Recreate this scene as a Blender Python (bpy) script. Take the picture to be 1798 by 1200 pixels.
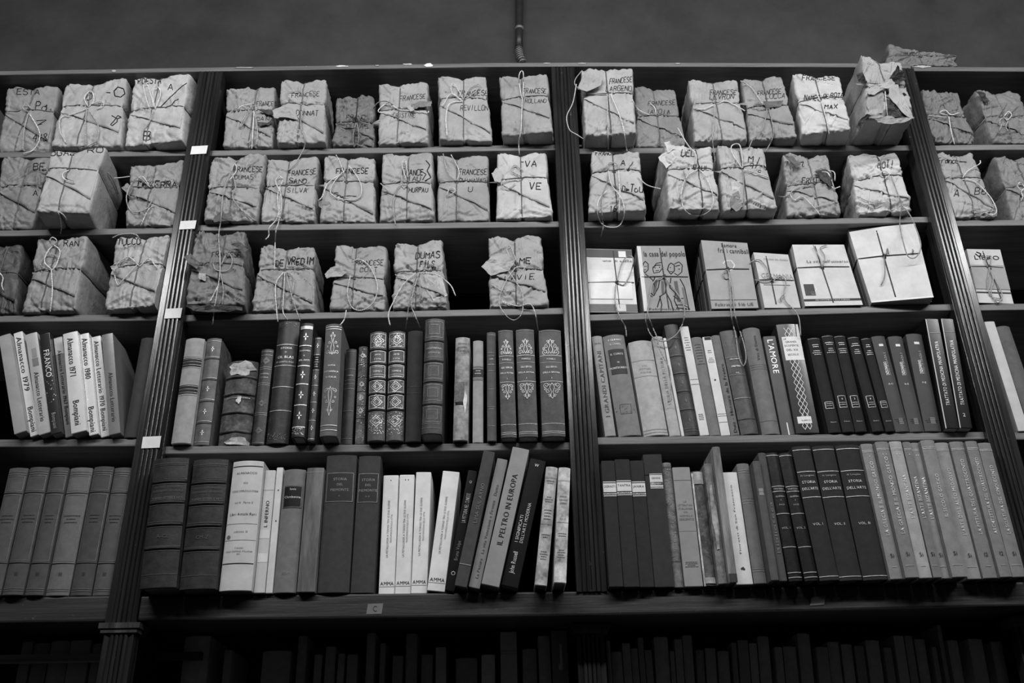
import bpy, math, random
import numpy as np
from mathutils import Vector, Matrix
from mathutils.bvhtree import BVHTree

# ------------------------------------------------------------------ camera, light, exposure
for o in list(bpy.data.objects):
    bpy.data.objects.remove(o)
SC = bpy.context.scene
COL = SC.collection
EYE, DIST, FPX = 1.55, 1.85, 1677.0          # eye height, distance to the shelf fronts, focal length in pixels of 1798
TH, RO, YA = math.radians(27.105), math.radians(-1.170), math.radians(1.108)
CAM = np.array([0.0, -DIST, EYE])
_f = np.array([math.sin(YA)*math.cos(TH), math.cos(YA)*math.cos(TH), math.sin(TH)])
_r0 = np.array([math.cos(YA), -math.sin(YA), 0.0]); _u0 = np.cross(_r0, _f)
_r = _r0*math.cos(RO)+_u0*math.sin(RO); _u = -_r0*math.sin(RO)+_u0*math.cos(RO)
cd = bpy.data.cameras.new('camera'); cam = bpy.data.objects.new('camera', cd); COL.objects.link(cam)
cd.sensor_width = 36.0; cd.lens = FPX/1798*36.0; cd.clip_start = 0.05
M = Matrix(((_r[0], _u[0], -_f[0], CAM[0]), (_r[1], _u[1], -_f[1], CAM[1]), (_r[2], _u[2], -_f[2], CAM[2]), (0, 0, 0, 1)))
cam.matrix_world = M
SC.camera = cam

W = bpy.data.worlds.new('world'); SC.world = W; W.use_nodes = True
W.node_tree.nodes['Background'].inputs[0].default_value = (1, 1, 1, 1)
W.node_tree.nodes['Background'].inputs[1].default_value = 0.017

def tube_light(x, length, power):
    ld = bpy.data.lights.new('ceiling_tube', 'AREA'); ld.shape = 'RECTANGLE'; ld.size = length; ld.size_y = 0.16; ld.energy = power
    lo = bpy.data.objects.new('ceiling_tube', ld); COL.objects.link(lo)
    lo.location = (x, -1.72, EYE+2.13)
    d = Vector((0, 1.72, -0.95)); lo.rotation_euler = d.to_track_quat('-Z', 'Y').to_euler()
tube_light(-1.0, 1.25, 25)
tube_light(0.45, 1.25, 27)
tube_light(1.9, 1.25, 25)

SC.view_settings.view_transform = 'Standard'; SC.view_settings.look = 'None'
SC.view_settings.gamma = 1.0; SC.view_settings.use_curve_mapping = False
SC.view_settings.exposure = 0.0

# ------------------------------------------------------------------ helpers
def ray(px, py):
    d = _r*((px-899)/FPX)+_u*((600-py)/FPX)+_f
    return d/np.linalg.norm(d)
def on_y(px, py, y):
    d = ray(px, py); return CAM+d*((y-CAM[1])/d[1])
def on_z(px, py, z):
    d = ray(px, py); return CAM+d*((z-CAM[2])/d[2])
def on_plane(px, py, p0, n):
    d = ray(px, py); return CAM+d*(np.dot(np.asarray(p0)-CAM, n)/np.dot(d, n))

def lin(g):
    g = max(0.0, min(255.0, g))/255.0
    return g/12.92 if g <= 0.04045 else ((g+0.055)/1.055)**2.4

MATS = {}
def mat(kind, g=128):
    g = int(round(g/4.0)*4)
    key = (kind, g)
    if key in MATS: return MATS[key]
    m = bpy.data.materials.new('%s_%d' % key); m.use_nodes = True
    nt = m.node_tree; N = nt.nodes; L = nt.links
    b = N['Principled BSDF']; a = min(.78, 1.36*lin(g)**1.2)
    P = dict(wood=(.42, .35, .9), post=(.20, .7, .65), paper=(.5, .22, 1.0), cloth=(.75, .18, .35), leather=(.42, .55, .5),
             gloss=(.22, .10, .05), soft=(.5, .14, .15), worn=(.7, .7, .8), ink=(.6, .05, 0), gilt=(.4, .35, 0), twine=(.8, .3, .6),
             pages=(.85, .3, .5), plaster=(.6, .3, .25), metal=(.35, .2, .1), dull=(.9, .3, .2), brush=(.6, .6, .3))[kind]
    rough, var, bump = P
    b.inputs['Roughness'].default_value = rough
    b.inputs['Specular IOR Level'].default_value = {'gloss': .6, 'post': .6, 'leather': .32, 'wood': .35, 'paper': .35}.get(kind, .2)
    tc = N.new('ShaderNodeTexCoord'); mp = N.new('ShaderNodeMapping'); oi = N.new('ShaderNodeObjectInfo')
    ad = N.new('ShaderNodeVectorMath'); ad.operation = 'ADD'
    mu = N.new('ShaderNodeVectorMath'); mu.operation = 'SCALE'; mu.inputs[0].default_value = (7.3, 3.1, 5.7)
    L.new(oi.outputs['Random'], mu.inputs['Scale'])
    L.new(tc.outputs['Object'], ad.inputs[0]); L.new(mu.outputs[0], ad.inputs[1]); L.new(ad.outputs[0], mp.inputs['Vector'])
    sc = dict(wood=(5, 70, 90), post=(80, 80, 4), brush=(60, 60, 9), pages=(500, 500, 4), cloth=(60, 60, 60), plaster=(5, 5, 5), gilt=(140, 140, 140), twine=(150, 150, 150), soft=(25, 25, 25), paper=(16, 16, 16)).get(kind, (40, 40, 40))
    mp.inputs['Scale'].default_value = sc
    if kind == 'brush': mp.inputs['Rotation'].default_value = (0, .6, 0)
    nz = N.new('ShaderNodeTexNoise'); nz.inputs['Scale'].default_value = 1.0; nz.inputs['Detail'].default_value = 6
    nz.inputs['Roughness'].default_value = .65
    L.new(mp.outputs[0], nz.inputs['Vector'])
    rp = N.new('ShaderNodeMapRange'); rp.inputs['From Min'].default_value = .28; rp.inputs['From Max'].default_value = .72
    rp.inputs['To Min'].default_value = 1-var; rp.inputs['To Max'].default_value = 1+var
    L.new(nz.outputs['Fac'], rp.inputs['Value'])
    vm = N.new('ShaderNodeMath'); vm.operation = 'MULTIPLY'; vm.inputs[1].default_value = a
    L.new(rp.outputs[0], vm.inputs[0])
    out = vm.outputs[0]
    if kind in ('wood', 'post', 'leather', 'worn'):      # pale scuffs and chips
        n2 = N.new('ShaderNodeTexNoise'); n2.inputs['Scale'].default_value = {'wood': 60, 'post': 55, 'leather': 90, 'worn': 70}[kind]; n2.inputs['Detail'].default_value = 8
        n2.inputs['Roughness'].default_value = .75
        L.new(ad.outputs[0], n2.inputs['Vector'])
        r2 = N.new('ShaderNodeMapRange'); r2.inputs['From Min'].default_value = .64 if kind != 'worn' else .5; r2.inputs['From Max'].default_value = .74
        r2.inputs['To Max'].default_value = {'wood': .22, 'post': .16, 'leather': .012, 'worn': .13}[kind]
        L.new(n2.outputs['Fac'], r2.inputs['Value'])
        a2 = N.new('ShaderNodeMath'); a2.operation = 'ADD'; L.new(out, a2.inputs[0]); L.new(r2.outputs[0], a2.inputs[1]); out = a2.outputs[0]
    cc = N.new('ShaderNodeCombineColor')
    for i in range(3): L.new(out, cc.inputs[i])
    L.new(cc.outputs[0], b.inputs['Base Color'])
    if bump:
        bp = N.new('ShaderNodeBump'); bp.inputs['Strength'].default_value = bump; bp.inputs['Distance'].default_value = .0012
        src = nz.outputs['Fac']
        if kind == 'paper':
            vo = N.new('ShaderNodeTexVoronoi'); vo.feature = 'DISTANCE_TO_EDGE'; vo.inputs['Scale'].default_value = 55
            n3 = N.new('ShaderNodeTexNoise'); n3.inputs['Scale'].default_value = 30; n3.inputs['Detail'].default_value = 4
            L.new(ad.outputs[0], n3.inputs['Vector'])
            mx = N.new('ShaderNodeVectorMath'); mx.operation = 'SCALE'; mx.inputs['Scale'].default_value = .05
            L.new(n3.outputs['Color'], mx.inputs[0])
            a3 = N.new('ShaderNodeVectorMath'); a3.operation = 'ADD'; L.new(ad.outputs[0], a3.inputs[0]); L.new(mx.outputs[0], a3.inputs[1])
            L.new(a3.outputs[0], vo.inputs['Vector'])
            s3 = N.new('ShaderNodeMath'); s3.operation = 'ADD'; L.new(vo.outputs['Distance'], s3.inputs[0]); L.new(n3.outputs['Fac'], s3.inputs[1]); src = s3.outputs[0]
        if kind == 'cloth':
            n3 = N.new('ShaderNodeTexNoise'); n3.inputs['Scale'].default_value = 900; L.new(tc.outputs['Object'], n3.inputs['Vector']); src = n3.outputs['Fac']
        if kind == 'twine':
            wv = N.new('ShaderNodeTexWave'); wv.inputs['Scale'].default_value = 150; wv.bands_direction = 'DIAGONAL'; L.new(tc.outputs['Object'], wv.inputs['Vector']); src = wv.outputs['Fac']
        L.new(src, bp.inputs['Height']); L.new(bp.outputs[0], b.inputs['Normal'])
    if kind == 'gilt': b.inputs['Metallic'].default_value = .35
    if kind == 'metal': b.inputs['Metallic'].default_value = .3
    MATS[key] = m
    return m

def mesh_obj(name, V, F, m, parent=None, smooth=False, loc=None, rot=None):
    me = bpy.data.meshes.new(name)
    V = np.asarray(V, float)
    me.from_pydata([tuple(v) for v in V], [], [tuple(int(i) for i in f) for f in F])
    me.materials.append(m)
    if smooth: me.polygons.foreach_set('use_smooth', [True]*len(me.polygons))
    me.update()
    o = bpy.data.objects.new(name, me); COL.objects.link(o)
    if parent is not None: o.parent = parent
    if loc is not None: o.location = loc
    if rot is not None: o.rotation_euler = rot
    return o
def thing(name, label, cat, loc=(0, 0, 0), rot=(0, 0, 0), group=None):
    o = bpy.data.objects.new(name, None); COL.objects.link(o); o.empty_display_size = .02
    o.location = loc; o.rotation_euler = rot; o['label'] = label; o['category'] = cat
    if group: o['group'] = group
    return o

class MB:
    def __init__(s): s.V = []; s.F = []; s.n = 0
    def add(s, V, F):
        V = np.asarray(V, float).reshape(-1, 3); s.V.append(V); s.F += [[i+s.n for i in f] for f in F]; s.n += len(V)
    def box(s, x0, x1, y0, y1, z0, z1):
        s.add([(x0, y0, z0), (x1, y0, z0), (x1, y1, z0), (x0, y1, z0), (x0, y0, z1), (x1, y0, z1), (x1, y1, z1), (x0, y1, z1)],
              [(0, 3, 2, 1), (4, 5, 6, 7), (0, 1, 5, 4), (1, 2, 6, 5), (2, 3, 7, 6), (3, 0, 4, 7)])
    def tube(s, P, r, n=6, close=False, cap=True):
        P = np.asarray(P, float); m = len(P)
        if m < 2: return
        T = np.gradient(P, axis=0) if not close else (np.roll(P, -1, 0)-np.roll(P, 1, 0))
        T /= (np.linalg.norm(T, axis=1)[:, None]+1e-12)
        ref = np.array([.13, .29, .95]); A = np.cross(T, ref); A /= (np.linalg.norm(A, axis=1)[:, None]+1e-9); B = np.cross(T, A)
        ang = np.arange(n)*2*math.pi/n
        R = np.broadcast_to(np.asarray(r, float), (m,))
        V = (P[:, None, :]+R[:, None, None]*(A[:, None, :]*np.cos(ang)[None, :, None]+B[:, None, :]*np.sin(ang)[None, :, None])).reshape(-1, 3)
        F = []
        for i in range(m if close else m-1):
            j = (i+1) % m
            for k in range(n):
                F.append((i*n+k, i*n+(k+1) % n, j*n+(k+1) % n, j*n+k))
        if cap and not close: F.append(tuple(range(n))[::-1]); F.append(tuple((m-1)*n+k for k in range(n)))
        s.add(V, F)
    def build(s, name, m, parent=None, smooth=False, **k):
        return mesh_obj(name, np.concatenate(s.V), s.F, m, parent, smooth, **k)

# piecewise-linear lattice noise: continuous, flat facets with straight creases, like crumpled paper
def hsh(i, j, k, seed):
    h = (i.astype(np.int64)*73856093 ^ j.astype(np.int64)*19349663 ^ k.astype(np.int64)*83492791 ^ (seed*2654435761)) & 0xffffffff
    h = ((h ^ (h >> 15))*2246822519) & 0xffffffff; h = ((h ^ (h >> 13))*3266489917) & 0xffffffff
    return ((h ^ (h >> 16)) & 0xffff)/32767.5-1.0
def facet(P, seed):
    I = np.floor(P).astype(np.int64); Fr = P-I
    o = np.argsort(-Fr, axis=1); fs = np.take_along_axis(Fr, o, 1)
    c = I.copy(); val = (1-fs[:, 0])*hsh(c[:, 0], c[:, 1], c[:, 2], seed); r = np.arange(len(P))
    for q in range(3):
        c[r, o[:, q]] += 1
        w = fs[:, q]-(fs[:, q+1] if q < 2 else 0)
        val = val+w*hsh(c[:, 0], c[:, 1], c[:, 2], seed)
    return val
def smoothn(P, seed):
    I = np.floor(P).astype(np.int64); f = P-I; f = f*f*(3-2*f); out = 0
    for a in (0, 1):
        for b in (0, 1):
            for c in (0, 1):
                w = (f[:, 0] if a else 1-f[:, 0])*(f[:, 1] if b else 1-f[:, 1])*(f[:, 2] if c else 1-f[:, 2])
                out = out+w*hsh(I[:, 0]+a, I[:, 1]+b, I[:, 2]+c, seed)
    return out

def catmull(P, per=6):
    P = np.asarray(P, float)
    if len(P) < 3: return np.array([P[0]+(P[-1]-P[0])*t for t in np.linspace(0, 1, per*2)])
    Q = np.vstack([2*P[0]-P[1], P, 2*P[-1]-P[-2]]); out = []
    for i in range(1, len(Q)-2):
        p0, p1, p2, p3 = Q[i-1:i+3]
        for t in np.linspace(0, 1, per, endpoint=False):
            out.append(.5*((2*p1)+(-p0+p2)*t+(2*p0-5*p1+4*p2-p3)*t*t+(-p0+3*p1-3*p2+p3)*t**3))
    out.append(P[-1]); return np.array(out)

# printed letters: one flat mesh per character of the built-in font, laid out by hand
GL = {}
def load_glyphs():
    chars = sorted(set("ABCDEFGHIJKLMNOPQRSTUVWXYZabcdefghijklmnopqrstuvwxyz0123456789.,-'*/&:"))
    tmp = []
    for c in chars:
        cu = bpy.data.curves.new('t', 'FONT'); cu.body = c; cu.resolution_u = 2; cu.fill_mode = 'FRONT'
        o = bpy.data.objects.new('t', cu); COL.objects.link(o); tmp.append((c, o))
    bpy.context.view_layer.update(); dg = bpy.context.evaluated_depsgraph_get()
    for c, o in tmp:
        me = o.evaluated_get(dg).to_mesh()
        V = np.array([v.co[:2] for v in me.vertices]) if len(me.vertices) else np.zeros((0, 2))
        F = [tuple(p.vertices) for p in me.polygons]
        GL[c] = (V, F, (V[:, 0].max()+.07) if len(V) else .3)
    for c, o in tmp:
        cu = o.data; bpy.data.objects.remove(o); bpy.data.curves.remove(cu)
load_glyphs()
def layout(text, bold=0.0):
    x = 0; V = []; F = []; n = 0
    for c in text:
        if c == ' ' or c not in GL: x += .32; continue
        v, f, adv = GL[c]
        V.append(v+np.array([x, 0])); F += [[i+n for i in q] for q in f]; n += len(v); x += adv
    return (np.concatenate(V) if V else np.zeros((0, 2))), F, max(x-.07, .1)

# pen strokes for the handwriting, on a grid four wide and six high
PEN = {k: v for k, v in (s.split(':', 1) for s in """A:002640 1232
B:000636453303 3342413000
C:4536160501103041
D:00062645412000
E:46060040 0333
F:460600 0333
G:453616050110304143 2343
H:0006 4046 0343
I:2026
J:36312001
K:0006 460340
L:060040
M:0006234640
N:00064046
O:160501103041453616
P:000636453303
Q:160501103041453616 2240
R:000636453303 2340
S:4536160504334241301001
T:0646 2620
U:060110304146
V:062046
W:0610233046
X:0046 0640
Y:0623 4623 2320
Z:06460040
0:160501103041453616
1:152620
4:30360242
6:36150110304142331302
8:2314051636453423 2312011030413223
9:45361605041333444530
e:0242331304011030
a:443313020110304144 4440
o:1302011030413213
r:0004 02143444
n:0004 0314344340
c:4334140301103041
u:0401103041 4440
/:0046
-:0343
.:2021
':2625""".split('\n'))}
def pen(text, x, y, hgt, x1, rise=0, rnd=None, slant=.12):
    """pixel polylines of a handwritten word from (x, y) to x1"""
    out = []; n = max(len(text), 1); step = (x1-x)/n
    for i, c in enumerate(text):
        if c not in PEN: continue
        jx, jy, js = rnd.uniform(-.05, .05)*step, rnd.uniform(-.06, .06)*hgt, rnd.uniform(.9, 1.1)
        for st in PEN[c].split(' '):
            P = []
            for q in range(0, len(st)-1, 2):
                gx, gy = int(st[q])/4.0, int(st[q+1])/6.0*js
                px = x+step*i+gx*step*.74+gy*hgt*slant+jx+rnd.uniform(-.02, .02)*hgt
                py = y-gy*hgt+jy-rise*((px-x)/max(x1-x, 1))+rnd.uniform(-.02, .02)*hgt
                P.append((px, py))
            out.append(P)
    return out

# ------------------------------------------------------------------ the setting
PX = [-1.600, -0.7075, 0.1785, 1.0435, 1.930]        # centre lines of the uprights
BACK = 0.30
wall = MB(); wall.box(-3.2, 3.6, BACK+.03, BACK+.13, 0, 4.6)
o = wall.build('wall_back', mat('plaster', 70)); o['kind'] = 'structure'
fl = MB(); fl.box(-3.2, 3.6, -3.0, BACK+.03, -.05, 0)
o = fl.build('floor', mat('wood', 44)); o['kind'] = 'structure'

CASE = thing('bookcase', 'tall dark varnished wooden bookcase with fluted uprights, filled with parcels and books', 'bookcase')
BOARDS = []
def board(name, pts, y0, y1, th, m, parent, rr=.002):
    """a plank along x; pts = (x, z of its top) along its length, front edge at y0"""
    prof = [(y0+rr, 0), (y1, 0), (y1, -th), (y0+rr, -th), (y0+rr*.3, -th+rr*.3), (y0, -th+rr), (y0, -rr), (y0+rr*.3, -rr*.3)]
    xs = np.array([p[0] for p in pts]); zs = np.array([p[1] for p in pts])
    X = np.linspace(xs[0], xs[-1], max(6, int((xs[-1]-xs[0])/.03))); Z = np.interp(X, xs, zs)
    V = []; n = len(prof)
    wob = facet(np.stack([X*14, X*0+th*100, X*0], 1), 5)*.0006
    for x, z, w in zip(X, Z, wob): V += [(x, p[0]+(w if p[0] < y0+.01 else 0), z+p[1]) for p in prof]
    F = []
    for i in range(len(X)-1):
        for k in range(n): F.append((i*n+k, i*n+(k+1) % n, (i+1)*n+(k+1) % n, (i+1)*n+k))
    F += [tuple(range(n))[::-1], tuple((len(X)-1)*n+k for k in range(n))]
    BOARDS.append(([tuple(v) for v in V], F))
    return mesh_obj(name, V, F, m, parent)

# shelf tops: per bay and row the pixel ends of the front top edge
SH = {(0, 1): (39, 266.7, 327, 264), (1, 1): (380, 264, 972, 254), (2, 1): (1020, 260.5, 1590, 255), (3, 1): (1640, 254, 1760, 254.5),
      (0, 2): (39, 404, 306, 399.5), (1, 2): (354, 395, 980, 388.5), (2, 2): (1026, 390, 1626, 380.5), (3, 2): (1681, 386, 1760, 387),
      (0, 3): (38, 554, 276, 551.5), (1, 3): (434, 551, 987, 540.5), (2, 3): (1037, 552, 1666, 534), (3, 3): (1723, 534, 1790, 533),
      (0, 4): (38, 771.7, 239, 770.6), (1, 4): (296, 784, 997, 777), (2, 4): (1058, 768, 1730, 758.5), (3, 4): (1770, 760, 1840, 758),
      (0, 5): (50, 1049, 200, 1049), (1, 5): (300, 1048, 1000, 1043), (2, 5): (1064, 1037, 1700, 1025), (3, 5): (1770, 1026, 1840, 1025)}
SHZ = {}
for k, (xa, ya, xb, yb) in SH.items():
    A, B = on_y(xa, ya, 0), on_y(xb, yb, 0)
    SHZ[k] = (A[0], A[2], B[0], B[2])
for (b, r), v in list(SHZ.items()):          # short pieces of shelf in view: keep them level
    if b == 3 or (b == 0 and r == 5): z = (v[1]+v[3])/2; SHZ[(b, r)] = (v[0], z, v[2], z)
_zc = (SHZ[(1, 5)][3]+SHZ[(2, 5)][1])/2
SHZ[(1, 5)] = (PX[1], SHZ[(1, 5)][1], PX[2], _zc); SHZ[(2, 5)] = (PX[2], _zc, PX[3], SHZ[(2, 5)][3]); SHZ[(3, 5)] = (PX[3], SHZ[(2, 5)][3], PX[4], SHZ[(2, 5)][3])
def slope(b, r): x0, z0, x1, z1 = SHZ[(b, r)]; return abs((z1-z0)/(x1-x0))
def zshelf(b, r, x):
    x0, z0, x1, z1 = SHZ[(b, r)]
    return z0+(z1-z0)*(x-x0)/(x1-x0)
for b in range(4):
    xl, xr = PX[b]+.0125, PX[b+1]-.0125
    for r in range(1, 5):
        board('shelf_board', [(xl, zshelf(b, r, xl)), (xr, zshelf(b, r, xr))], 0, BACK, .017, mat('wood', 112), CASE)
# the thick ledge under the fifth row
LT = {b: zshelf(b, 5, (PX[b]+PX[b+1])/2) for b in range(4)}
LEDGE_B = EYE+.363
def ledge(pts):
    return board('ledge', pts, -.008, BACK, pts[0][1]-LEDGE_B, mat('wood', 62), CASE, rr=.004)
ledge([(PX[0], LT[0]), (PX[1]-.030, LT[0])])
ledge([(PX[1]+.030, zshelf(1, 5, PX[1]+.03)), (PX[2], zshelf(1, 5, PX[2])), (PX[3], zshelf(2, 5, PX[3])), (PX[4], zshelf(2, 5, PX[3]))])
# top board, two lengths
tp = [(on_y(x, y, -.012)[0], on_y(x, y, -.012)[2]) for x, y in ((-40, 125), (37, 124), (372, 118), (840, 110.5), (1040, 109.5), (1480, 110.5), (1598, 113))]
top1 = board('top_board', tp, -.012, BACK, .0135, mat('wood', 108), CASE)
tp2 = [(on_y(x, y, -.012)[0], on_y(x, y, -.012)[2]) for x, y in ((1601, 116.5), (1760, 117.5), (1900, 118.5))]
board('top_board', tp2, -.012, BACK, .015, mat('wood', 100), CASE)
TOPZ = lambda x: np.interp(x, [p[0] for p in tp+tp2], [p[1] for p in tp+tp2])
# chips of pale paint on the top board's edge
for i, (cx, cy, w, h) in enumerate(((752, 114.5, 17, 8), (716, 112.6, 20, 2.5), (600, 116, 24, 3), (662, 115, 10, 2), (432, 118.6, 40, 2.5), (200, 124.5, 10, 4), (960, 111, 14, 2), (1022, 111, 24, 2.5), (1190, 111.5, 12, 2), (1620, 117, 40, 5))):
    rnd = random.Random(i); n = 12; P = []
    for k in range(n):
        a = 2*math.pi*k/n; q = rnd.uniform(.55, 1.05)
        P.append(on_y(cx+w/2*math.cos(a)*q, cy+h/2*math.sin(a)*q, -.0135))
    V = P+[p+np.array([0, .0016, 0]) for p in P]
    mesh_obj('paint_chip', V, [tuple(range(n))[::-1]]+[(k, (k+1) % n, n+(k+1) % n, n+k) for k in range(n)], mat('dull', 215 if i < 3 else 165), top1)

def pilaster(x, z0, z1, w=.0585, y=-.014, yb=.02):
    hw = w/2; prof = [(-hw, yb), (-hw, y+.001), (-hw+.001, y)]
    for t in np.linspace(-.62, .62, 37):
        s = (t/.62*2.0) % 1.0 if False else ((t+.62)/1.24*4) % 1.0
        s = min(s, .999)*2-1
        prof.append((t*hw, y+.0045*(1-math.sqrt(max(0, 1-s*s)))))
    prof += [(hw-.001, y), (hw, y+.001), (hw, yb)]
    n = len(prof); Z = np.linspace(z0, z1, 14)
    V = [(x+p[0], p[1], z) for z in Z for p in prof]; F = []
    for i in range(len(Z)-1):
        for k in range(n-1): F.append((i*n+k, i*n+k+1, (i+1)*n+k+1, (i+1)*n+k))
        F.append((i*n+n-1, i*n, (i+1)*n, (i+1)*n+n-1))
    F += [tuple(range(n))[::-1], tuple((len(Z)-1)*n+k for k in range(n))]
    return mesh_obj('pilaster', V, F, mat('post', 48), CASE)
def zpx(px, py, y=-.014): return on_y(px, py, y)[2]
PIL = {}
for i, x in enumerate(PX):
    zt = TOPZ(x)-.015
    zb = zpx(215, 1094) if i <= 1 else zshelf(1 if i < 3 else 2, 5, x)*.5+zshelf(2, 5, x)*.5-.002
    PIL[i] = pilaster(x, zb, zt, .0585 if i < 4 else .058)
    m = MB(); m.box(x-.0115, x+.0115, .02, BACK, LEDGE_B, zt); m.box(x-.0115, x+.0115, .10, BACK, 0, LEDGE_B); m.build('divider_panel', mat('post', 44), CASE)
    # short moulded cap and lower pilaster under the ledge
    zc = zpx(215, 1100) if i <= 1 else LEDGE_B-.012
    m = MB(); yy = -.018 if i <= 1 else .062
    m.box(x-.038, x+.038, yy, yy+.06, zc-.004, zc+.006); m.box(x-.034, x+.034, yy+.003, yy+.06, zc-.012, zc-.004)
    m.build('capital', mat('post', 76), CASE)
    p = pilaster(x, .1, zc-.012, .055, -.012 if i <= 1 else .07, .02 if i <= 1 else .10)
m = MB(); m.box(PX[0], PX[4], BACK, BACK+.018, 0, TOPZ(0)-.02); m.build('back_panel', mat('dull', 40), CASE)
LOWZ = EYE+.085
for b in range(4):
    m = MB(); m.box(PX[b]+.0125, PX[b+1]-.0125, .10, BACK, LOWZ-.02, LOWZ); m.build('shelf_board', mat('wood', 84), CASE)
    m = MB(); m.box(PX[b]+.03, PX[b+1]-.03, .102, .12, .10, LOWZ-.025); m.build('cupboard_panel', mat('post', 60), CASE)
m = MB(); m.box(PX[0]-.03, PX[4]+.03, -.03, BACK, 0, .098); m.build('plinth', mat('post', 56), CASE)
# rail that closes the low bay on the left
za, zb = on_y(100, 1163, .09)[2], on_y(100, 1149, .09)[2]
m = MB(); m.box(PX[0]+.02, PX[1]-.036, .09, .105, za, zb); m.box(PX[0]+.02, PX[1]-.036, .087, .09, za, za+.003)
m.build('rail', mat('wood', 140), CASE)
m = MB(); m.box(PX[1]+.036, on_y(352, 1160, .09)[0], .09, .105, za, zb); m.build('rail', mat('wood', 60), CASE)

def sticker(px0, py0, px1, py1, y, g, parent, tilt=0):
    c = [on_y(px0, py0+tilt, y), on_y(px1, py0, y), on_y(px1-3, py1-tilt*.5, y), on_y(px0-3, py1+tilt*.5, y)]
    V = c+[p+np.array([0, .0008, 0]) for p in c]
    mesh_obj('paper_label', V, [(3, 2, 1, 0), (0, 1, 5, 4), (1, 2, 6, 5), (2, 3, 7, 6), (3, 0, 4, 7)], mat('soft', g), parent)
for q in ((337, 255.5, 365, 270.5), (317, 387, 345, 402.5), (291, 541, 320, 559), (251, 766, 283, 787)): sticker(*q, -.0152, 226, PIL[1], 1.5)
sticker(646, 1060, 673, 1079, -.009, 120, CASE, 1)
sticker(1425, 1047, 1450, 1063, -.009, 118, CASE, 2)
m = MB()      # faint C on the ledge label
pc = [on_y(659+3.4*math.cos(a), 1069.5-4.4*math.sin(a), -.0094) for a in np.linspace(.8, 2*math.pi-.8, 14)]
m.tube(pc, .0005, 4); m.build('label_letter', mat('ink', 60), CASE)

# corrugated conduit on the wall above the case
ty = BACK+.012
CON = thing('conduit_pipe', 'narrow dark conduit pipe with corrugated end on the wall above the bookcase', 'pipe', tuple(on_y(912, 109, ty)))
L0 = np.array(CON.location)
def loc_pts(P): return [np.asarray(p)-L0 for p in P]
m = MB(); m.tube(loc_pts([on_y(912, -60, ty), on_y(912, 20, ty), on_y(911.5, 60, ty), on_y(911, 87, ty)]), .0115, 14); m.build('pipe', mat('metal', 62), CON, True)
m = MB(); m.tube(loc_pts([on_y(912, 49, ty), on_y(912, 52.5, ty)]), .0135, 14); m.box(-.02, .02, -.002+.0, .018, 0, .001) if False else None; m.build('clamp', mat('metal', 130), CON, True)
cp = catmull([on_y(911, 85, ty), on_y(911.5, 93, ty), on_y(913.5, 101, ty), on_y(918, 110, ty)], 8)
m = MB(); m.tube(loc_pts(cp), .009, 12); sl = m.build('flexible_sleeve', mat('metal', 90), CON, True)
m = MB()
for i in range(8):
    c = cp[int(1+i*(len(cp)-3)/7)]-L0; t = cp[int(2+i*(len(cp)-3)/7)]-cp[int(1+i*(len(cp)-3)/7)]; t /= np.linalg.norm(t)
    a1 = np.cross(t, (0, 1, 0)); a1 /= np.linalg.norm(a1); a2 = np.cross(t, a1)
    m.tube([c+.0105*(a1*math.cos(a)+a2*math.sin(a)) for a in np.linspace(0, 2*math.pi, 14, endpoint=False)], .0013, 5, close=True)
o = m.build('sleeve_rib', mat('metal', 165), sl, True)
# two small hooks under the top board
for hx, hy in ((1138, 129), (1290, 131)):
    p = on_y(hx, hy-10, .05); m = MB()
    m.tube([p+np.array([.008*math.sin(a), 0, -.012+.008*math.cos(a)]) for a in np.linspace(0, 4.4, 12)], .0016, 6)
    m.build('hook', mat('metal', 110), CASE)

# ------------------------------------------------------------------ parcels
def ribbon_mesh(mb, P, Nn, w):
    P = np.asarray(P); Nn = np.asarray(Nn)
    if len(P) < 2: return
    T = np.gradient(P, axis=0); S = np.cross(Nn, T); S /= (np.linalg.norm(S, axis=1)[:, None]+1e-9)
    V = np.concatenate([P-S*w/2, P+S*w/2]); n = len(P)
    mb.add(V, [(i, i+1, n+i+1, n+i) for i in range(n-1)])
def resample(P, step):
    P = np.asarray(P, float); d = np.r_[0, np.cumsum(np.linalg.norm(np.diff(P, axis=0), axis=1))]
    if d[-1] < 1e-6: return P
    n = max(2, int(d[-1]/step)+1); t = np.linspace(0, d[-1], n)
    return np.stack([np.interp(t, d, P[:, k]) for k in range(P.shape[1])], 1)

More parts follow.
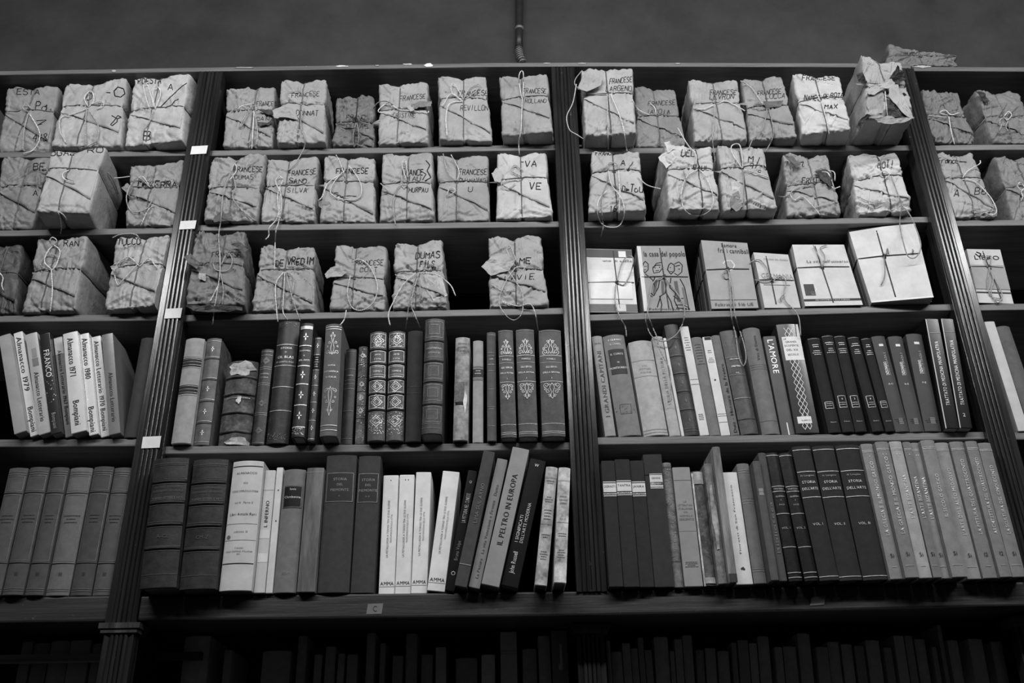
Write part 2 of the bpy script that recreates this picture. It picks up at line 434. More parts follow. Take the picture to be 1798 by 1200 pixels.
def ceil_z(b, r, x):
    return (TOPZ(x)-.0165) if r == 1 else zshelf(b, r-1, x)-.0185
def fit_beta(quad, b, r, beta, ymin, ymax, z):
    while True:
        fr = frame_of(quad, b, r, math.radians(beta), ymin, ymax, z)
        if z is not None or beta <= -3 or fr[0][2]+max(fr[3][2], fr[4][2]) < ceil_z(b, r, fr[0][0])-.003: return fr, beta
        beta -= 1
def frame_of(quad, b, r, beta, ymin=-.10, ymax=.012, z=None):
    """local frame of a thing whose front face shows as quad (TL TR BR BL) and stands on shelf b, r"""
    q = np.array(quad, float).reshape(4, 2)
    def base(p):
        zz = z
        if zz is None:
            zz = zshelf(b, r, on_y(p[0], p[1], 0)[0])
        P = on_z(p[0], p[1], zz)
        if not (ymin <= P[1] <= ymax): P = on_y(p[0], p[1], min(max(P[1], ymin), ymax)); P[2] = zz
        return P
    BL, BR = base(q[3]), base(q[2])
    yaw = math.atan2(BR[1]-BL[1], BR[0]-BL[0]); yaw = max(-.16, min(.16, yaw))
    org = (BL+BR)/2
    ex = np.array([math.cos(yaw), math.sin(yaw), 0]); ey = np.array([-ex[1], ex[0], 0])
    up = np.array([0, 0, 1.0])*math.cos(beta)+ey*math.sin(beta); nrm = np.cross(ex, up)
    def loc(P): v = P-org; return np.array([v@ex, v@ey, v[2]])
    C = [loc(on_plane(p[0], p[1], org, nrm)) for p in (q[0], q[1])]
    w = np.linalg.norm((BR-BL)[:2])
    return org, yaw, w, C[0], C[1], ex, ey, nrm

SOLID = []          # (tree, origin, rotation) of everything a string can lie on
QUEUE = []
CASE_TREES = [(BVHTree.FromPolygons(v, f), np.zeros(3), np.eye(3)) for v, f in BOARDS]
def pix_path(own, P2, off, plane_y, step=2.0):
    """pixel path of a loose string: it lies on whatever the view ray meets first, or hangs just in front of the shelf edge"""
    P2 = resample(catmull(P2, 6), step); D = []
    near = [s for s in SOLID if s is not own and np.linalg.norm(s[1]-own[1]) < .45]+CASE_TREES
    CT = CASE_TREES
    def cast(s, d):
        h = s[0].ray_cast(Vector(s[2].T@(CAM-s[1])), Vector(s[2].T@d)); return h[3] if h[0] is not None else 9.0
    for p in P2:
        d = ray(*p); t = cast(own, d)
        if t > 8.9: t = (plane_y-CAM[1])/d[1]
        D.append(min([t]+[cast(s, d)-(.004 if any(s is c for c in CT) else 0) for s in near])-off)
    D = np.array(D); n_ = len(D)
    raw = np.array([D[max(0, k-2):k+3].min() for k in range(n_)]); D = raw.copy()      # clear the edges of what it hangs over
    for _ in range(6): D[1:-1] = (D[:-2]+2*D[1:-1]+D[2:])/4
    D = np.minimum(D, raw)
    W3 = np.array([CAM+ray(*p)*t for p, t in zip(P2, D)])
    return (W3-own[1])@own[2]
def run_queue():
    for own, sp, py_, root, g in QUEUE:
        m2 = MB(); m2.tube(pix_path(own, sp, .0042, py_), .0013, 6); m2.build('loose_string', mat('twine', g), root, True)

def cube_grid(nx, ny, nz):
    """surface grid of the cube -1..1 with shared vertices"""
    idx = {}; V = []; F = []
    def vid(i, j, k):
        key = (i, j, k)
        if key not in idx: idx[key] = len(V); V.append((2*i/nx-1, 2*j/ny-1, 2*k/nz-1))
        return idx[key]
    for i in range(nx):
        for k in range(nz):
            F.append((vid(i, 0, k), vid(i+1, 0, k), vid(i+1, 0, k+1), vid(i, 0, k+1)))
            F.append((vid(i, ny, k), vid(i, ny, k+1), vid(i+1, ny, k+1), vid(i+1, ny, k)))
    for i in range(nx):
        for j in range(ny):
            F.append((vid(i, j, 0), vid(i, j+1, 0), vid(i+1, j+1, 0), vid(i+1, j, 0)))
            F.append((vid(i, j, nz), vid(i+1, j, nz), vid(i+1, j+1, nz), vid(i, j+1, nz)))
    for j in range(ny):
        for k in range(nz):
            F.append((vid(0, j, k), vid(0, j, k+1), vid(0, j+1, k+1), vid(0, j+1, k)))
            F.append((vid(nx, j, k), vid(nx, j+1, k), vid(nx, j+1, k+1), vid(nx, j, k+1)))
    return np.array(V), F
CG = cube_grid(54, 16, 66)
def sst(x, w): return 1/(1+np.exp(-np.clip(x/w, -40, 40)))

def loops(bv, w, h, dp, cx, cz, ymid, arch, rnd, rad=.0013):
    """the two turns of string round a parcel, laid on its surface"""
    out = []
    n = 150
    for kind in (0, 1):
        P = []
        for a in np.linspace(0, 2*math.pi, n, endpoint=False):
            c, s = math.cos(a), math.sin(a)
            if kind == 0:        # horizontal turn
                R = 1.0; src = Vector((cx*.3+R*c*.5, ymid+R*s*.5, cz)); tgt = Vector((cx*.3, ymid, cz))
                if s < 0: src.z += arch*math.exp(-((src.x/(w*.9))**2))*0; 
            else:
                src = Vector((cx, ymid+.5*c, h*.5+.5*s)); tgt = Vector((cx, ymid, h*.5))
            d = (tgt-src).normalized(); hh = bv.ray_cast(src, d)
            if hh[0] is None: continue
            p = np.array(hh[0])-np.array(d)*rad*.7
            P.append(p)
        P = np.array(P)
        if len(P) < 8: continue
        if kind == 0:
            fr = np.exp(-((P[:, 0]-cx)/(w*.38))**2)*(P[:, 1] < ymid)
            P[:, 2] += arch*fr
        Q = (np.roll(P, 1, 0)+2*P+np.roll(P, -1, 0))/4
        Q[:, 2] = np.maximum(Q[:, 2], rad+.0003)
        out.append(Q)
    return out

def parcel(quad, b, r, label, g=150, dp=.13, beta=5, knot=None, words=(), strings=(), folds=(), crumple=1.0, flap=1, sg=140, z=None, group=None, ymin=-.10, name='wrapped_parcel', torn=0, seed=None, ymax=.010):
    seed = seed or (int(quad[0]*7+quad[1]*13) % 9973)+3; rnd = random.Random(seed)
    (org, yaw, w, TL, TR, ex, ey, nrm), beta = fit_beta(quad, b, r, beta, ymin, ymax, z)
    w *= .975; TL[0], TR[0] = TL[0]*.9875+TR[0]*.0125, TR[0]*.9875+TL[0]*.0125
    if z is None: org = org+np.array([0, 0, slope(b, r)*w/2+.0004])
    Rm = np.stack([ex, ey, np.array([0, 0, 1.0])], 1)
    root = thing(name, label, 'parcel', tuple(org), (0, 0, yaw), group)
    h = (TL[2]+TR[2])/2; wt = TR[0]-TL[0]
    G, F = CG; half = np.array([w/2, dp/2, h/2]); rr = min(.0065, dp*.2)
    p = G*half; q = np.clip(p, -(half-rr), half-rr); n = p-q; n /= (np.linalg.norm(n, axis=1)[:, None]+1e-9)
    pos = q+rr*n
    u = G[:, 0]; v = (G[:, 2]+1)/2; t = G[:, 1]
    front = np.clip(-n[:, 1], 0, 1)
    # knot position in face coordinates
    if knot is None: ku, kv = rnd.uniform(-.1, .1), rnd.uniform(.5, .6)
    else:
        K = on_plane(knot[0], knot[1], org, nrm)-org; kx, kz = K@ex, K[2]; kv = kz/h
        xl = -w/2*(1-kv)+TL[0]*kv; xr = w/2*(1-kv)+TR[0]*kv; ku = (kx-(xl+xr)/2)/((xr-xl)/2)
    ku = max(-.6, min(.6, ku)); kv = max(.25, min(.75, kv))
    rot = np.linalg.qr(np.random.RandomState(seed).randn(3, 3))[0]
    S = pos@rot
    d = crumple*(.0022*facet(S*26+seed, seed)+.0018*facet(S*58+3, seed+1)+.0013*facet(S*125, seed+5)-.0018*np.exp(-np.abs(facet(S*22, seed+2))*11)-.0014*np.exp(-np.abs(facet(S*42, seed+7))*9))
    endf = 1+.8*np.clip((np.abs(v-.5)-.36)*6, 0, 1)
    d = d*endf*(.55+.55*front)+.0008
    fx, fz = u*w/2, v*h
    for q_ in range(int(22*crumple)):            # straight creases pressed into the front
        c0 = (rnd.uniform(-.45, .45)*w, rnd.uniform(.02, .98)*h); an = rnd.choice((rnd.uniform(-.9, -.2), rnd.uniform(.1, 1.2), rnd.uniform(1.3, 1.8))); L_ = rnd.uniform(.012, .04)
        if rnd.random() < .45: c0 = (c0[0], rnd.choice((kv*h+rnd.uniform(-.012, .012), rnd.uniform(.02, .18)*h)))
        al = (fx-c0[0])*math.cos(an)+(fz-c0[1])*math.sin(an); ac = -(fx-c0[0])*math.sin(an)+(fz-c0[1])*math.cos(an)
        wn = np.exp(-(al/L_)**4); A_ = rnd.uniform(.0016, .0042)*min(crumple, 1.3)
        d += front*A_*wn*(-np.exp(-(ac/.0018)**2)+.7*np.exp(-((ac-.0038)/.0032)**2))
    d += .004*(1-u*u)*(1-(2*v-1)**2)*front*rnd.uniform(.3, 1)
    # the string draws the paper in
    xk = (u-ku)*w/2; zk = (v-kv)*h
    edge = np.clip((np.abs(v-.5)-.40)*9, 0, 1); d -= np.exp(-(xk/.006)**2)*(.0016+.006*edge)+np.exp(-(xk/(.2*w))**2)*rnd.uniform(.006, .013)*edge*(v > .5)
    edge = np.clip((np.abs(u)-.80)*5, 0, 1); d -= np.exp(-(zk/.006)**2)*(.0016+.0035*edge)+np.exp(-(zk/.018)**2)*.003*edge
    # overlapping folds of the wrapping on the front
    if flap:
        e0 = kv-.06+rnd.uniform(-.04, .04); e1 = rnd.uniform(.06, .2)
        ln = (v-(e0+(e1-e0)*(u+1)/2))*h
        st = sst(ln, .0012); d += front*(.0012*st)
        # short corner crease, upper left
        ax = (u+1)*w/2; az = (1-v)*h; cr = (ax-.55*az-.004); lim = sst(.045-az, .004)
        d -= front*.0050*np.exp(-(cr/.0022)**2)*lim
        # end folds along the bottom
        bz = v*h; tri = np.minimum(ax, w-ax)*.42+.006*np.sin(ax*90+seed)
        d += front*.0022*sst(bz-tri, .0012)*sst(.05-bz, .003)-front*.002*np.exp(-((bz-tri)/.002)**2)*sst(.04-bz, .004)
    pos = pos+n*d[:, None]
    # bilinear warp to the face corners, lean as shear
    uu = pos[:, 0]/(w/2); vv = (pos[:, 2]+h/2)/h
    bx0, bx1 = -w/2, w/2
    X = (bx0+(bx1-bx0)*(uu+1)/2)*(1-vv)+(TL[0]+(TR[0]-TL[0])*(uu+1)/2)*vv
    Zz = vv*(TL[2]+(TR[2]-TL[2])*(uu+1)/2)
    Y = pos[:, 1]+dp/2+np.clip(vv, 0, 2)*h*math.tan(math.radians(beta))
    Zz = np.maximum(Zz, .0006)
    V = np.stack([X, Y, Zz], 1)
    Wd = V@Rm.T+org
    if z is None:
        ins = Wd[:, 1] > -.004; cz_ = np.array([ceil_z(b, r, x) for x in Wd[:, 0]])
        Wd[ins, 2] = np.minimum(Wd[ins, 2], cz_[ins])
        nearp = (Wd[:, 1] > -.018) & (Wd[:, 1] < .024); lim = np.where(nearp, .0305, .0130); low_ = Wd[:, 1] > -.018
        def fit_x():
            nearp = Wd[:, 1] < .028; lim = np.where(nearp, .0315, .0135); low_ = Wd[:, 1] > -.045
            Wd[low_, 0] = np.clip(Wd[low_, 0], (PX[b]+lim)[low_], (PX[b+1]-lim)[low_])
            ins = Wd[:, 1] > -.006; Wd[ins, 2] = np.minimum(Wd[ins, 2], cz_[ins])
        fit_x()
    for it in range(2):
        for bv0, o0, R0 in SOLID:
            if np.linalg.norm(o0-org) > .3: continue
            Lp = (Wd-o0)@R0
            for k in range(len(Lp)):
                hh = bv0.find_nearest(Vector(Lp[k]), .03)
                if hh[0] is not None:
                    nn = np.array(hh[1])
                    if (Lp[k]-np.array(hh[0]))@nn < .0006: Wd[k] = (np.array(hh[0])+nn*.0012)@R0.T+o0
    if z is None: fit_x()
    V = (Wd-org)@Rm
    wrap = mesh_obj('wrapping_paper', V, F, mat('paper', g), root, True)
    bv = BVHTree.FromPolygons([tuple(x) for x in V], F)
    SOLID.append((bv, org, Rm))
    if flap:
        nu, nv = 26, 9; FV = []; ok = True
        for jv in range(nv):
            for iu in range(nu):
                uu_ = -.935+1.87*iu/(nu-1); ed = e0+(e1-e0)*(uu_+1)/2+.004*math.sin(iu*.5+seed); tp2_ = max(kv-.012, ed+.004)
                fv = ed+(tp2_-ed)*jv/(nv-1)
                xx = (uu_*w/2)*(1-fv)+((TL[0]+TR[0])/2+uu_*wt/2)*fv; zz_ = fv*(TL[2]+(TR[2]-TL[2])*(uu_+1)/2)
                hh = bv.ray_cast(Vector((xx, -.3, zz_)), Vector((0, 1, 0)))
                yy_ = hh[0][1] if hh[0] is not None else math.tan(math.radians(beta))*zz_
                lift_ = .0007+.0030*(1-jv/(nv-1))**2*(.6+.4*math.sin(iu*.5+seed))
                FV.append((xx, yy_-lift_, zz_))
        FV = np.array(FV)
        if z is None: Wf = FV@Rm.T+org; Wf[:, 0] = np.clip(Wf[:, 0], PX[b]+.0325, PX[b+1]-.0325); FV = (Wf-org)@Rm
        FV[:, 1] -= .0005*np.abs(facet(FV*70, seed)); FB = FV+np.array([0, .0006, 0])
        nn_ = nu*nv; FF = []
        for jv in range(nv-1):
            for iu in range(nu-1):
                a_ = jv*nu+iu; FF.append((a_, a_+1, a_+nu+1, a_+nu)); FF.append((nn_+a_+nu, nn_+a_+nu+1, nn_+a_+1, nn_+a_))
        for iu in range(nu-1): FF.append((iu, nn_+iu, nn_+iu+1, iu+1))
        mesh_obj('paper_flap', np.concatenate([FV, FB]), FF, mat('paper', g), root, True)
        bv = BVHTree.FromPolygons([tuple(x) for x in V]+[tuple(x) for x in FV], list(F)+[tuple(len(V)+a for a in f) for f in FF[:2*(nu-1)*(nv-1):2]])
        SOLID[-1] = (bv, org, Rm)
    cx = (ku*w/2)*(1-kv)+((TL[0]+TR[0])/2+ku*wt/2)*kv; cz = kv*h
    ymid = dp/2+kv*h*math.tan(math.radians(beta))
    LP = loops(bv, w, h, dp, cx, cz, ymid, rnd.uniform(.001, .005), rnd)
    mb = MB()
    for P in LP: mb.tube(P, .0014, 6, close=True)
    hk = bv.ray_cast(Vector((cx, -1, cz)), Vector((0, 1, 0)))
    if hk[0] is not None:
        k0 = np.array(hk[0])
        K = [k0+np.array([.0035*math.sin(a*2.1)*math.cos(a), -.002-.0015*math.cos(a*1.7), .0035*math.cos(a*1.3)]) for a in np.linspace(0, 9, 26)]
        mb.tube(K, .0013, 6)
    if mb.n: mb.build('string', mat('twine', sg-30), root, True)  # shadow on the tied turns is put into a darker twine grey
    yf = float(org[1])
    ST = list(strings)
    if not ST and knot is not None:
        for sgn in (-1, 1):
            k = knot; a = rnd.uniform(8, 15); bb = rnd.uniform(8, 18)
            if rnd.random() < .6: ST.append([k, (k[0]+sgn*a*.6, k[1]-bb*.7), (k[0]+sgn*a, k[1]-bb*.3), (k[0]+sgn*a*.6, k[1]+bb*.3), (k[0]+sgn*2, k[1]+2)])
            ST.append([k, (k[0]+sgn*a*.5, k[1]+bb*.5), (k[0]+sgn*a*.3, k[1]+bb*1.2), (k[0]+sgn*a*.6, k[1]+bb*1.8)])
    for sp in ST:
        QUEUE.append((SOLID[-1], sp, min(yf-.004, -.006), root, sg+rnd.choice((30, 55, 80))))  # loose ends coloured paler, brightness painted in against the shadowed turns
    write(words, root, bv, org, Rm, rnd)
    for fd in folds:
        poly = fd[0]; yy = yf+fd[1]
        sheet(poly, yy, org, Rm, root, mat('paper', fd[2]), rnd)
    return root, bv, org, Rm
def sheet(poly, yy, org, Rm, root, m, rnd, name='fold_or_dark_sheet', th=.001, bend=.004):
    Q = []
    for a, b_ in zip(poly, poly[1:]+poly[:1]):
        for t in (0, .25, .5, .75): Q.append((a[0]+(b_[0]-a[0])*t+(rnd.uniform(-1, 1) if t else 0), a[1]+(b_[1]-a[1])*t+(rnd.uniform(-1, 1) if t else 0)))
    c = (sum(p[0] for p in poly)/len(poly), sum(p[1] for p in poly)/len(poly)); n = len(Q); V = []; RG = (1, .8, .6, .4, .2)
    for f in RG: V += [on_y(c[0]+(p[0]-c[0])*f, c[1]+(p[1]-c[1])*f, yy) for p in Q]
    V = np.array(V+[on_y(c[0], c[1], yy)]); sd = rnd.randint(1, 999)
    dy = bend*(.9*facet(V*55+sd, sd)+.5*facet(V*120, sd+1)); V[:, 1] += dy
    V = np.concatenate([V, V+np.array([0, th, 0])]); k0 = len(RG)*n; o2 = k0+1
    F = []
    for r_ in range(len(RG)-1):
        for k in range(n):
            a, b_, c_, d_ = r_*n+k, r_*n+(k+1) % n, (r_+1)*n+(k+1) % n, (r_+1)*n+k
            F.append((a, b_, c_, d_)); F.append((o2+d_, o2+c_, o2+b_, o2+a))
    r_ = len(RG)-1
    for k in range(n): F.append((r_*n+k, r_*n+(k+1) % n, k0)); F.append((o2+k0, o2+r_*n+(k+1) % n, o2+r_*n+k)); F.append((k, o2+k, o2+(k+1) % n, (k+1) % n))
    mesh_obj(name, (V-org)@Rm, F, m, root)
def write(words, root, bv, org, Rm, rnd, name='handwriting', off=.0011):
    by = {}
    for wd in words:
        if wd[0] == '@':                      # free stroke: ('@', pts, grey, width mm)
            by.setdefault((wd[2], len(by)), []).append((wd[1], wd[3]))
        else:
            txt, x, y, hh, x1 = wd[:5]; ink = wd[5] if len(wd) > 5 else 26; wm = wd[6] if len(wd) > 6 else 1.7; rise = wd[7] if len(wd) > 7 else 0
            kk = (ink, len(by)+100)
            for P in pen(txt, x, y, hh, x1, rise, rnd): by.setdefault(kk, []).append((P, wm))
    for (ink, _n), L in by.items():
        mb = MB()
        for P2, wm in L:
            P2 = resample(P2, 1.6); P = []; Nn = []
            for p in list(P2)+[None]:
                hh = None
                if p is not None:
                    d = ray(*p); hh = bv.ray_cast(Vector(Rm.T@(CAM-org)), Vector(Rm.T@d))
                if hh is None or hh[0] is None:
                    if len(P) > 1: ribbon_mesh(mb, P, Nn, wm*.001)
                    P = []; Nn = []; continue
                nn = np.array(hh[1]); dl = -(Rm.T@d); nn = nn if nn@dl > 0 else -nn
                nn = nn+dl; nn /= np.linalg.norm(nn)
                P.append(np.array(hh[0])+nn*off); Nn.append(nn)
        if mb.n: mb.build(name, mat('ink', ink), root)

# ------------------------------------------------------------------ bundles of paperbacks tied with string
def bundle(quad, b, r, label, n=6, dp=.10, beta=8, g=190, spine=140, knot=None, words=(), strings=(), prints=(), yaw_off=0, sg=90, ymax=.010, z=None, height=None):
    seed = int(quad[0]*3+quad[1]) % 9973; rnd = random.Random(seed)
    (org, yaw, w, TL, TR, ex, ey, nrm), beta = fit_beta(quad, b, r, beta, -.1, ymax, z)
    org = org+np.array([0, 0, slope(b, r)*w/2+.0004])
    Rm = np.stack([ex, ey, np.array([0, 0, 1.0])], 1)
    root = thing('paperback_bundle', label, 'book bundle', tuple(org), (0, 0, yaw))
    h = (TL[2]+TR[2])/2; tb = math.tan(math.radians(beta)); th = dp/n
    allV = []; allF = []; nb = 0
    for i in range(n):
        jx, jz = (0, 0) if i == 0 else (rnd.uniform(-.002, .002), rnd.uniform(-.004, .001))
        def pt(u, v, y, s=1.0):
            x = (-w/2+w*(u+1)/2)*(1-v)+(TL[0]+(TR[0]-TL[0])*(u+1)/2)*v; zz = v*(TL[2]+(TR[2]-TL[2])*(u+1)/2+(jz if i else 0))
            return (x+jx, i*th+y+zz*tb, zz)
        cv = .0009; A = []
        # cover: front sheet, spine on the left, back sheet, as one folded U; pages as its own block
        prof = [(1, 0), (-1, 0), (-1, th-.0004), (1, th-.0004), (1, th-.0004-cv), (-1+.012, th-.0004-cv), (-1+.012, cv), (1, cv)]
        NZ = 7; V = []
        for k in range(NZ):
            v = k/(NZ-1); wav = .0006*math.sin(v*5+seed+i)
            V += [pt(u, v, y+(wav if y < th*.5 else 0)) for u, y in prof]
        m8 = len(prof); FF = [(k*m8+j, k*m8+(j+1) % m8, (k+1)*m8+(j+1) % m8, (k+1)*m8+j) for k in range(NZ-1) for j in range(m8)]
        FF += [tuple(range(m8))[::-1], tuple((NZ-1)*m8+j for j in range(m8))]
        bk = mesh_obj('paperback', V, FF, mat('soft', g if i == 0 else spine+rnd.randint(-25, 25)), root)
        PV = [pt(u, v, y) for v in (.002, .998) for u, y in ((-1+.013, cv+.0001), (.985, cv+.0001), (.985, th-.0005-cv), (-1+.013, th-.0005-cv))]
        mesh_obj('pages', PV, [(0, 1, 2, 3), (7, 6, 5, 4), (0, 4, 5, 1), (1, 5, 6, 2), (2, 6, 7, 3), (3, 7, 4, 0)], mat('pages', 150), bk)
        allV += V; allF += [[a+nb for a in f] for f in FF]; nb += len(V)
        if i == 0: front = bk
    bv = BVHTree.FromPolygons(allV, allF); SOLID.append((bv, org, Rm))
    K = on_plane(knot[0], knot[1], org, nrm)-org; cx, cz = K@ex, K[2]
    mb = MB()
    for P in loops(bv, w, h, dp, cx, cz, dp/2+cz*tb, .002, rnd): mb.tube(P, .0014, 6, close=True)
    hk = bv.ray_cast(Vector((cx, -1, cz)), Vector((0, 1, 0)))
    if hk[0] is not None:
        k0 = np.array(hk[0]); mb.tube([k0+np.array([.004*math.sin(a*2.1)*math.cos(a), -.002-.0015*math.cos(a*1.7), .005*math.cos(a*1.3)]) for a in np.linspace(0, 9, 26)], .0013, 6)
    mb.build('string', mat('twine', sg), root, True)  # tied turns darker than the loose ends: their shadow is painted in
    for sp in strings:
        QUEUE.append((SOLID[-1], sp, min(org[1]-.004, -.006), root, sg+70))  # paler twine, the hanging ends' brightness put into the colour
    write(words, front, bv, org, Rm, rnd, 'cover_drawing', .0006)
    def F2(u, v, off=.0005):        # point on the front cover, u, v in 0..1
        x = (-w/2+w*u)*(1-v)+(TL[0]+(TR[0]-TL[0])*u)*v; zz = v*(TL[2]+(TR[2]-TL[2])*u)
        return (x, zz*tb-off-.0007, zz)
    for pr in prints:
        if pr[0] == 'patch':
            _, u0, u1, v0, v1, gg = pr[:6]; mb = MB(); off = pr[6] if len(pr) > 6 else .0002 if False else .0003
            N = 6; V = [F2(u0+(u1-u0)*i/N, v0+(v1-v0)*j/N, off) for j in range(N+1) for i in range(N+1)]
            mb.add(V, [(j*(N+1)+i, j*(N+1)+i+1, (j+1)*(N+1)+i+1, (j+1)*(N+1)+i) for j in range(N) for i in range(N)])
            mb.build('cover_panel', mat('soft', gg), front)
        else:
            _, txt, u0, u1, v0, hh, gg = pr; V2, FF, wd = layout(txt); 
            V = [F2(u0+(u1-u0)*p[0]/wd, v0+p[1]/.72*hh, .0009) for p in V2]
            mesh_obj('cover_lettering', V, FF, mat('ink', gg), front)
    return root

# ------------------------------------------------------------------ books
ROWS = {}
def book(quad, b, r, g, kind, label, deco=(), dp=.15, group=None, round_=None, z=None, ymin=-.085, ymax=.012, y=None, tatter=0):
    """measure the book from the corners of its spine; it is built once its row has been settled"""
    q = np.array(quad, float).reshape(4, 2); bm = (q[2]+q[3])/2; tm = (q[0]+q[1])/2
    zz = z if z is not None else zshelf(b, r, on_y(bm[0], bm[1], 0)[0])
    if y is None: yf = max(ymin, min(ymax, on_z(bm[0], bm[1], zz)[1]))
    else: yf = y
    B = on_y(bm[0], bm[1], yf); T = on_y(tm[0], tm[1], yf)
    wb = on_y(*q[2], yf)[0]-on_y(*q[3], yf)[0]; wt = on_y(*q[1], yf)[0]-on_y(*q[0], yf)[0]
    if z is not None: T[2] = min(T[2], LEDGE_B-.005)
    e = dict(xb=B[0], xt=T[0], zt=T[2]-zz, w=(wb+wt)/2*.985, yf=yf, zz=zz, sl=slope(b, r) if z is None else 0,
             args=(g, kind, label, deco, dp, group, round_, tatter, int(quad[0]*11+quad[5]*3) % 9973))
    ROWS.setdefault((b, r) if z is None else ('low', 0), []).append(e)
def settle():
    """neighbours that lean into each other are pushed apart until they only touch"""
    for key, R in ROWS.items():
        R.sort(key=lambda e: e['xb']+e['xt'])
        lo = hi = None
        if key[0] != 'low': lo, hi = PX[key[0]]+.0300, PX[key[0]+1]-.0300
        for it in range(80):
            for e in R:
                if lo is not None:
                    for kx in ('xb', 'xt'):
                        if e['yf'] > -.05 or True: e[kx] = max(lo+e['w']/2+.001, min(hi-e['w']/2-.001, e[kx]))
            for e, f in zip(R[:-1], R[1:]):
                H = min(e['zt'], f['zt'])
                need = (e['w']+f['w'])/2+.0012
                ga = f['xb']-e['xb']-need
                xe = e['xb']+(e['xt']-e['xb'])*H/e['zt']; xf = f['xb']+(f['xt']-f['xb'])*H/f['zt']
                gb = xf-xe-need
                if ga < 0: e['xb'] += ga*.5; f['xb'] -= ga*.5
                if gb < 0: e['xt'] += gb*.5; f['xt'] -= gb*.5
        for e in R: build_book(e)
def build_book(e, name='book', pg=135):
    g, kind, label, deco, dp, group, round_, tatter, seed = e['args']
    rnd = random.Random(seed); yf = e['yf']
    phi = math.atan2(e['xt']-e['xb'], e['zt']); w = e['w']*math.cos(phi); h = math.hypot(e['xt']-e['xb'], e['zt'])
    lift = abs(math.sin(phi))*w/2+e['sl']*w/2; h -= lift*.5
    root = thing(name, label, 'book', (e['xb'], yf, e['zz']+lift+.0004), (0, phi, 0), group)
    cph, sph = math.cos(phi), math.sin(phi)
    hard = kind in ('cloth', 'leather', 'worn', 'hard', 'brush')
    mk = {'hard': 'soft'}.get(kind, kind)
    bul = round_ if round_ is not None else (.16 if hard else .03)
    bul = bul*w
    ct = .0022 if hard else .0007; sq = .003 if hard else .0004        # cover thickness, squares
    def arc(u): return bul*(u*u)      # spine front, deepest at its middle (y = 0)
    U = np.linspace(-1, 1, 11)
    outer = [(-w/2, dp)]+[(-w/2, bul+.010 if hard else bul+.002)]+([(-w/2+.0012, bul+.006)] if hard else [])+[(u*w/2*(.985 if hard else .995), arc(u)) for u in U]+([(w/2-.0012, bul+.006)] if hard else [])+[(w/2, bul+.010 if hard else bul+.002), (w/2, dp)]
    k = (w/2-ct)/(w/2)
    inner = [(w/2-ct, dp), (w/2-ct, bul+ct+.004)]+[(u*(w/2-ct)*.97, arc(u)+ct+.001) for u in U[::-1]]+[(-w/2+ct, bul+ct+.004), (-w/2+ct, dp)]
    prof = outer+inner; n = len(prof); no = len(outer)
    zs = [0, .0012]+list(np.linspace(.004, h-.004, 14 if tatter else 9))+[h-.0012, h]
    V = []
    for i, zc in enumerate(zs):
        end = .0009 if i in (0, len(zs)-1) else 0
        for j, (x, yy) in enumerate(prof):
            dx = dy = 0
            if j < no:
                if end: x = x*(1-end/(w/2)); dy = end if yy < dp*.5 else -end
                if tatter and 1 < j < no-1: dy += tatter*float(facet(np.array([[x*60, 1.7, zc*60]]), seed)[0])
                elif hard and 1 < j < no-1: dy += .0004*float(smoothn(np.array([[x*30, .7, zc*22]]), seed)[0])
            V.append((x, yy+dy, zc))
    F = [(i*n+j, i*n+(j+1) % n, (i+1)*n+(j+1) % n, (i+1)*n+j) for i in range(len(zs)-1) for j in range(n)]
    # caps as a strip between outer and inner outline
    def cap(o, flip):
        out = []
        m1 = list(range(no)); m2 = list(range(n-1, no-1, -1)); L1, L2 = len(m1), len(m2); i = j = 0
        while i < L1-1 or j < L2-1:
            if j >= L2-1 or (i < L1-1 and (i+1)/(L1-1) <= (j+1)/(L2-1)): t = (m1[i], m1[i+1], m2[j]); i += 1
            else: t = (m1[i], m2[j+1], m2[j]); j += 1
            t = tuple(o+a for a in t); out.append(t[::-1] if flip else t)
        return out
    F += cap(0, False)+cap((len(zs)-1)*n, True)
    cov = mesh_obj('cover', V, F, mat(mk, g), root, False)
    me = cov.data; me.polygons.foreach_set('use_smooth', [True]*len(me.polygons))
    try: me.set_sharp_from_angle(angle=math.radians(35))
    except Exception: pass
    SOLID.append((BVHTree.FromPolygons(V, F), np.array(root.location), np.array([[cph, 0, sph], [0, 1, 0], [-sph, 0, cph]])))
    # page block
    pw = w/2-ct-.0002; hp = [(pw, dp-sq), (-pw, dp-sq), (-pw, bul+ct+.005)]+[(u*pw*.95, arc(u)+ct+.0022) for u in U]+[(pw, bul+ct+.005)]
    m = len(hp); PV = [(x, yy, zc) for zc in (sq, h-sq) for x, yy in hp]
    mesh_obj('pages', PV, [tuple(range(m)), tuple(range(2*m-1, m-1, -1))]+[(j, m+j, m+(j+1) % m, (j+1) % m) for j in range(m)], mat('pages', pg), root)
    # ---- spine decoration
    def S(x, zc, off=.0004):
        u = max(-1, min(1, x/(w/2*.985))); return (x, arc(u)-off-(.0004 if hard else 0)-(tatter or 0)*.8, zc)
    B2 = {}
    def mbf(nm, kd, gg, uid=0): return B2.setdefault((nm, kd, gg, uid), MB())
    def strip(x0, x1, z0, z1, nm, kd, gg, off=.0004):
        N = 10; mb = mbf(nm, kd, gg, (x0, z0)); nz = max(1, int((z1-z0)/.02))
        Vv = [S(x0+(x1-x0)*i/N, z0+(z1-z0)*j/nz, off) for j in range(nz+1) for i in range(N+1)]
        mb.add(Vv, [(j*(N+1)+i, j*(N+1)+i+1, (j+1)*(N+1)+i+1, (j+1)*(N+1)+i) for j in range(nz) for i in range(N)])
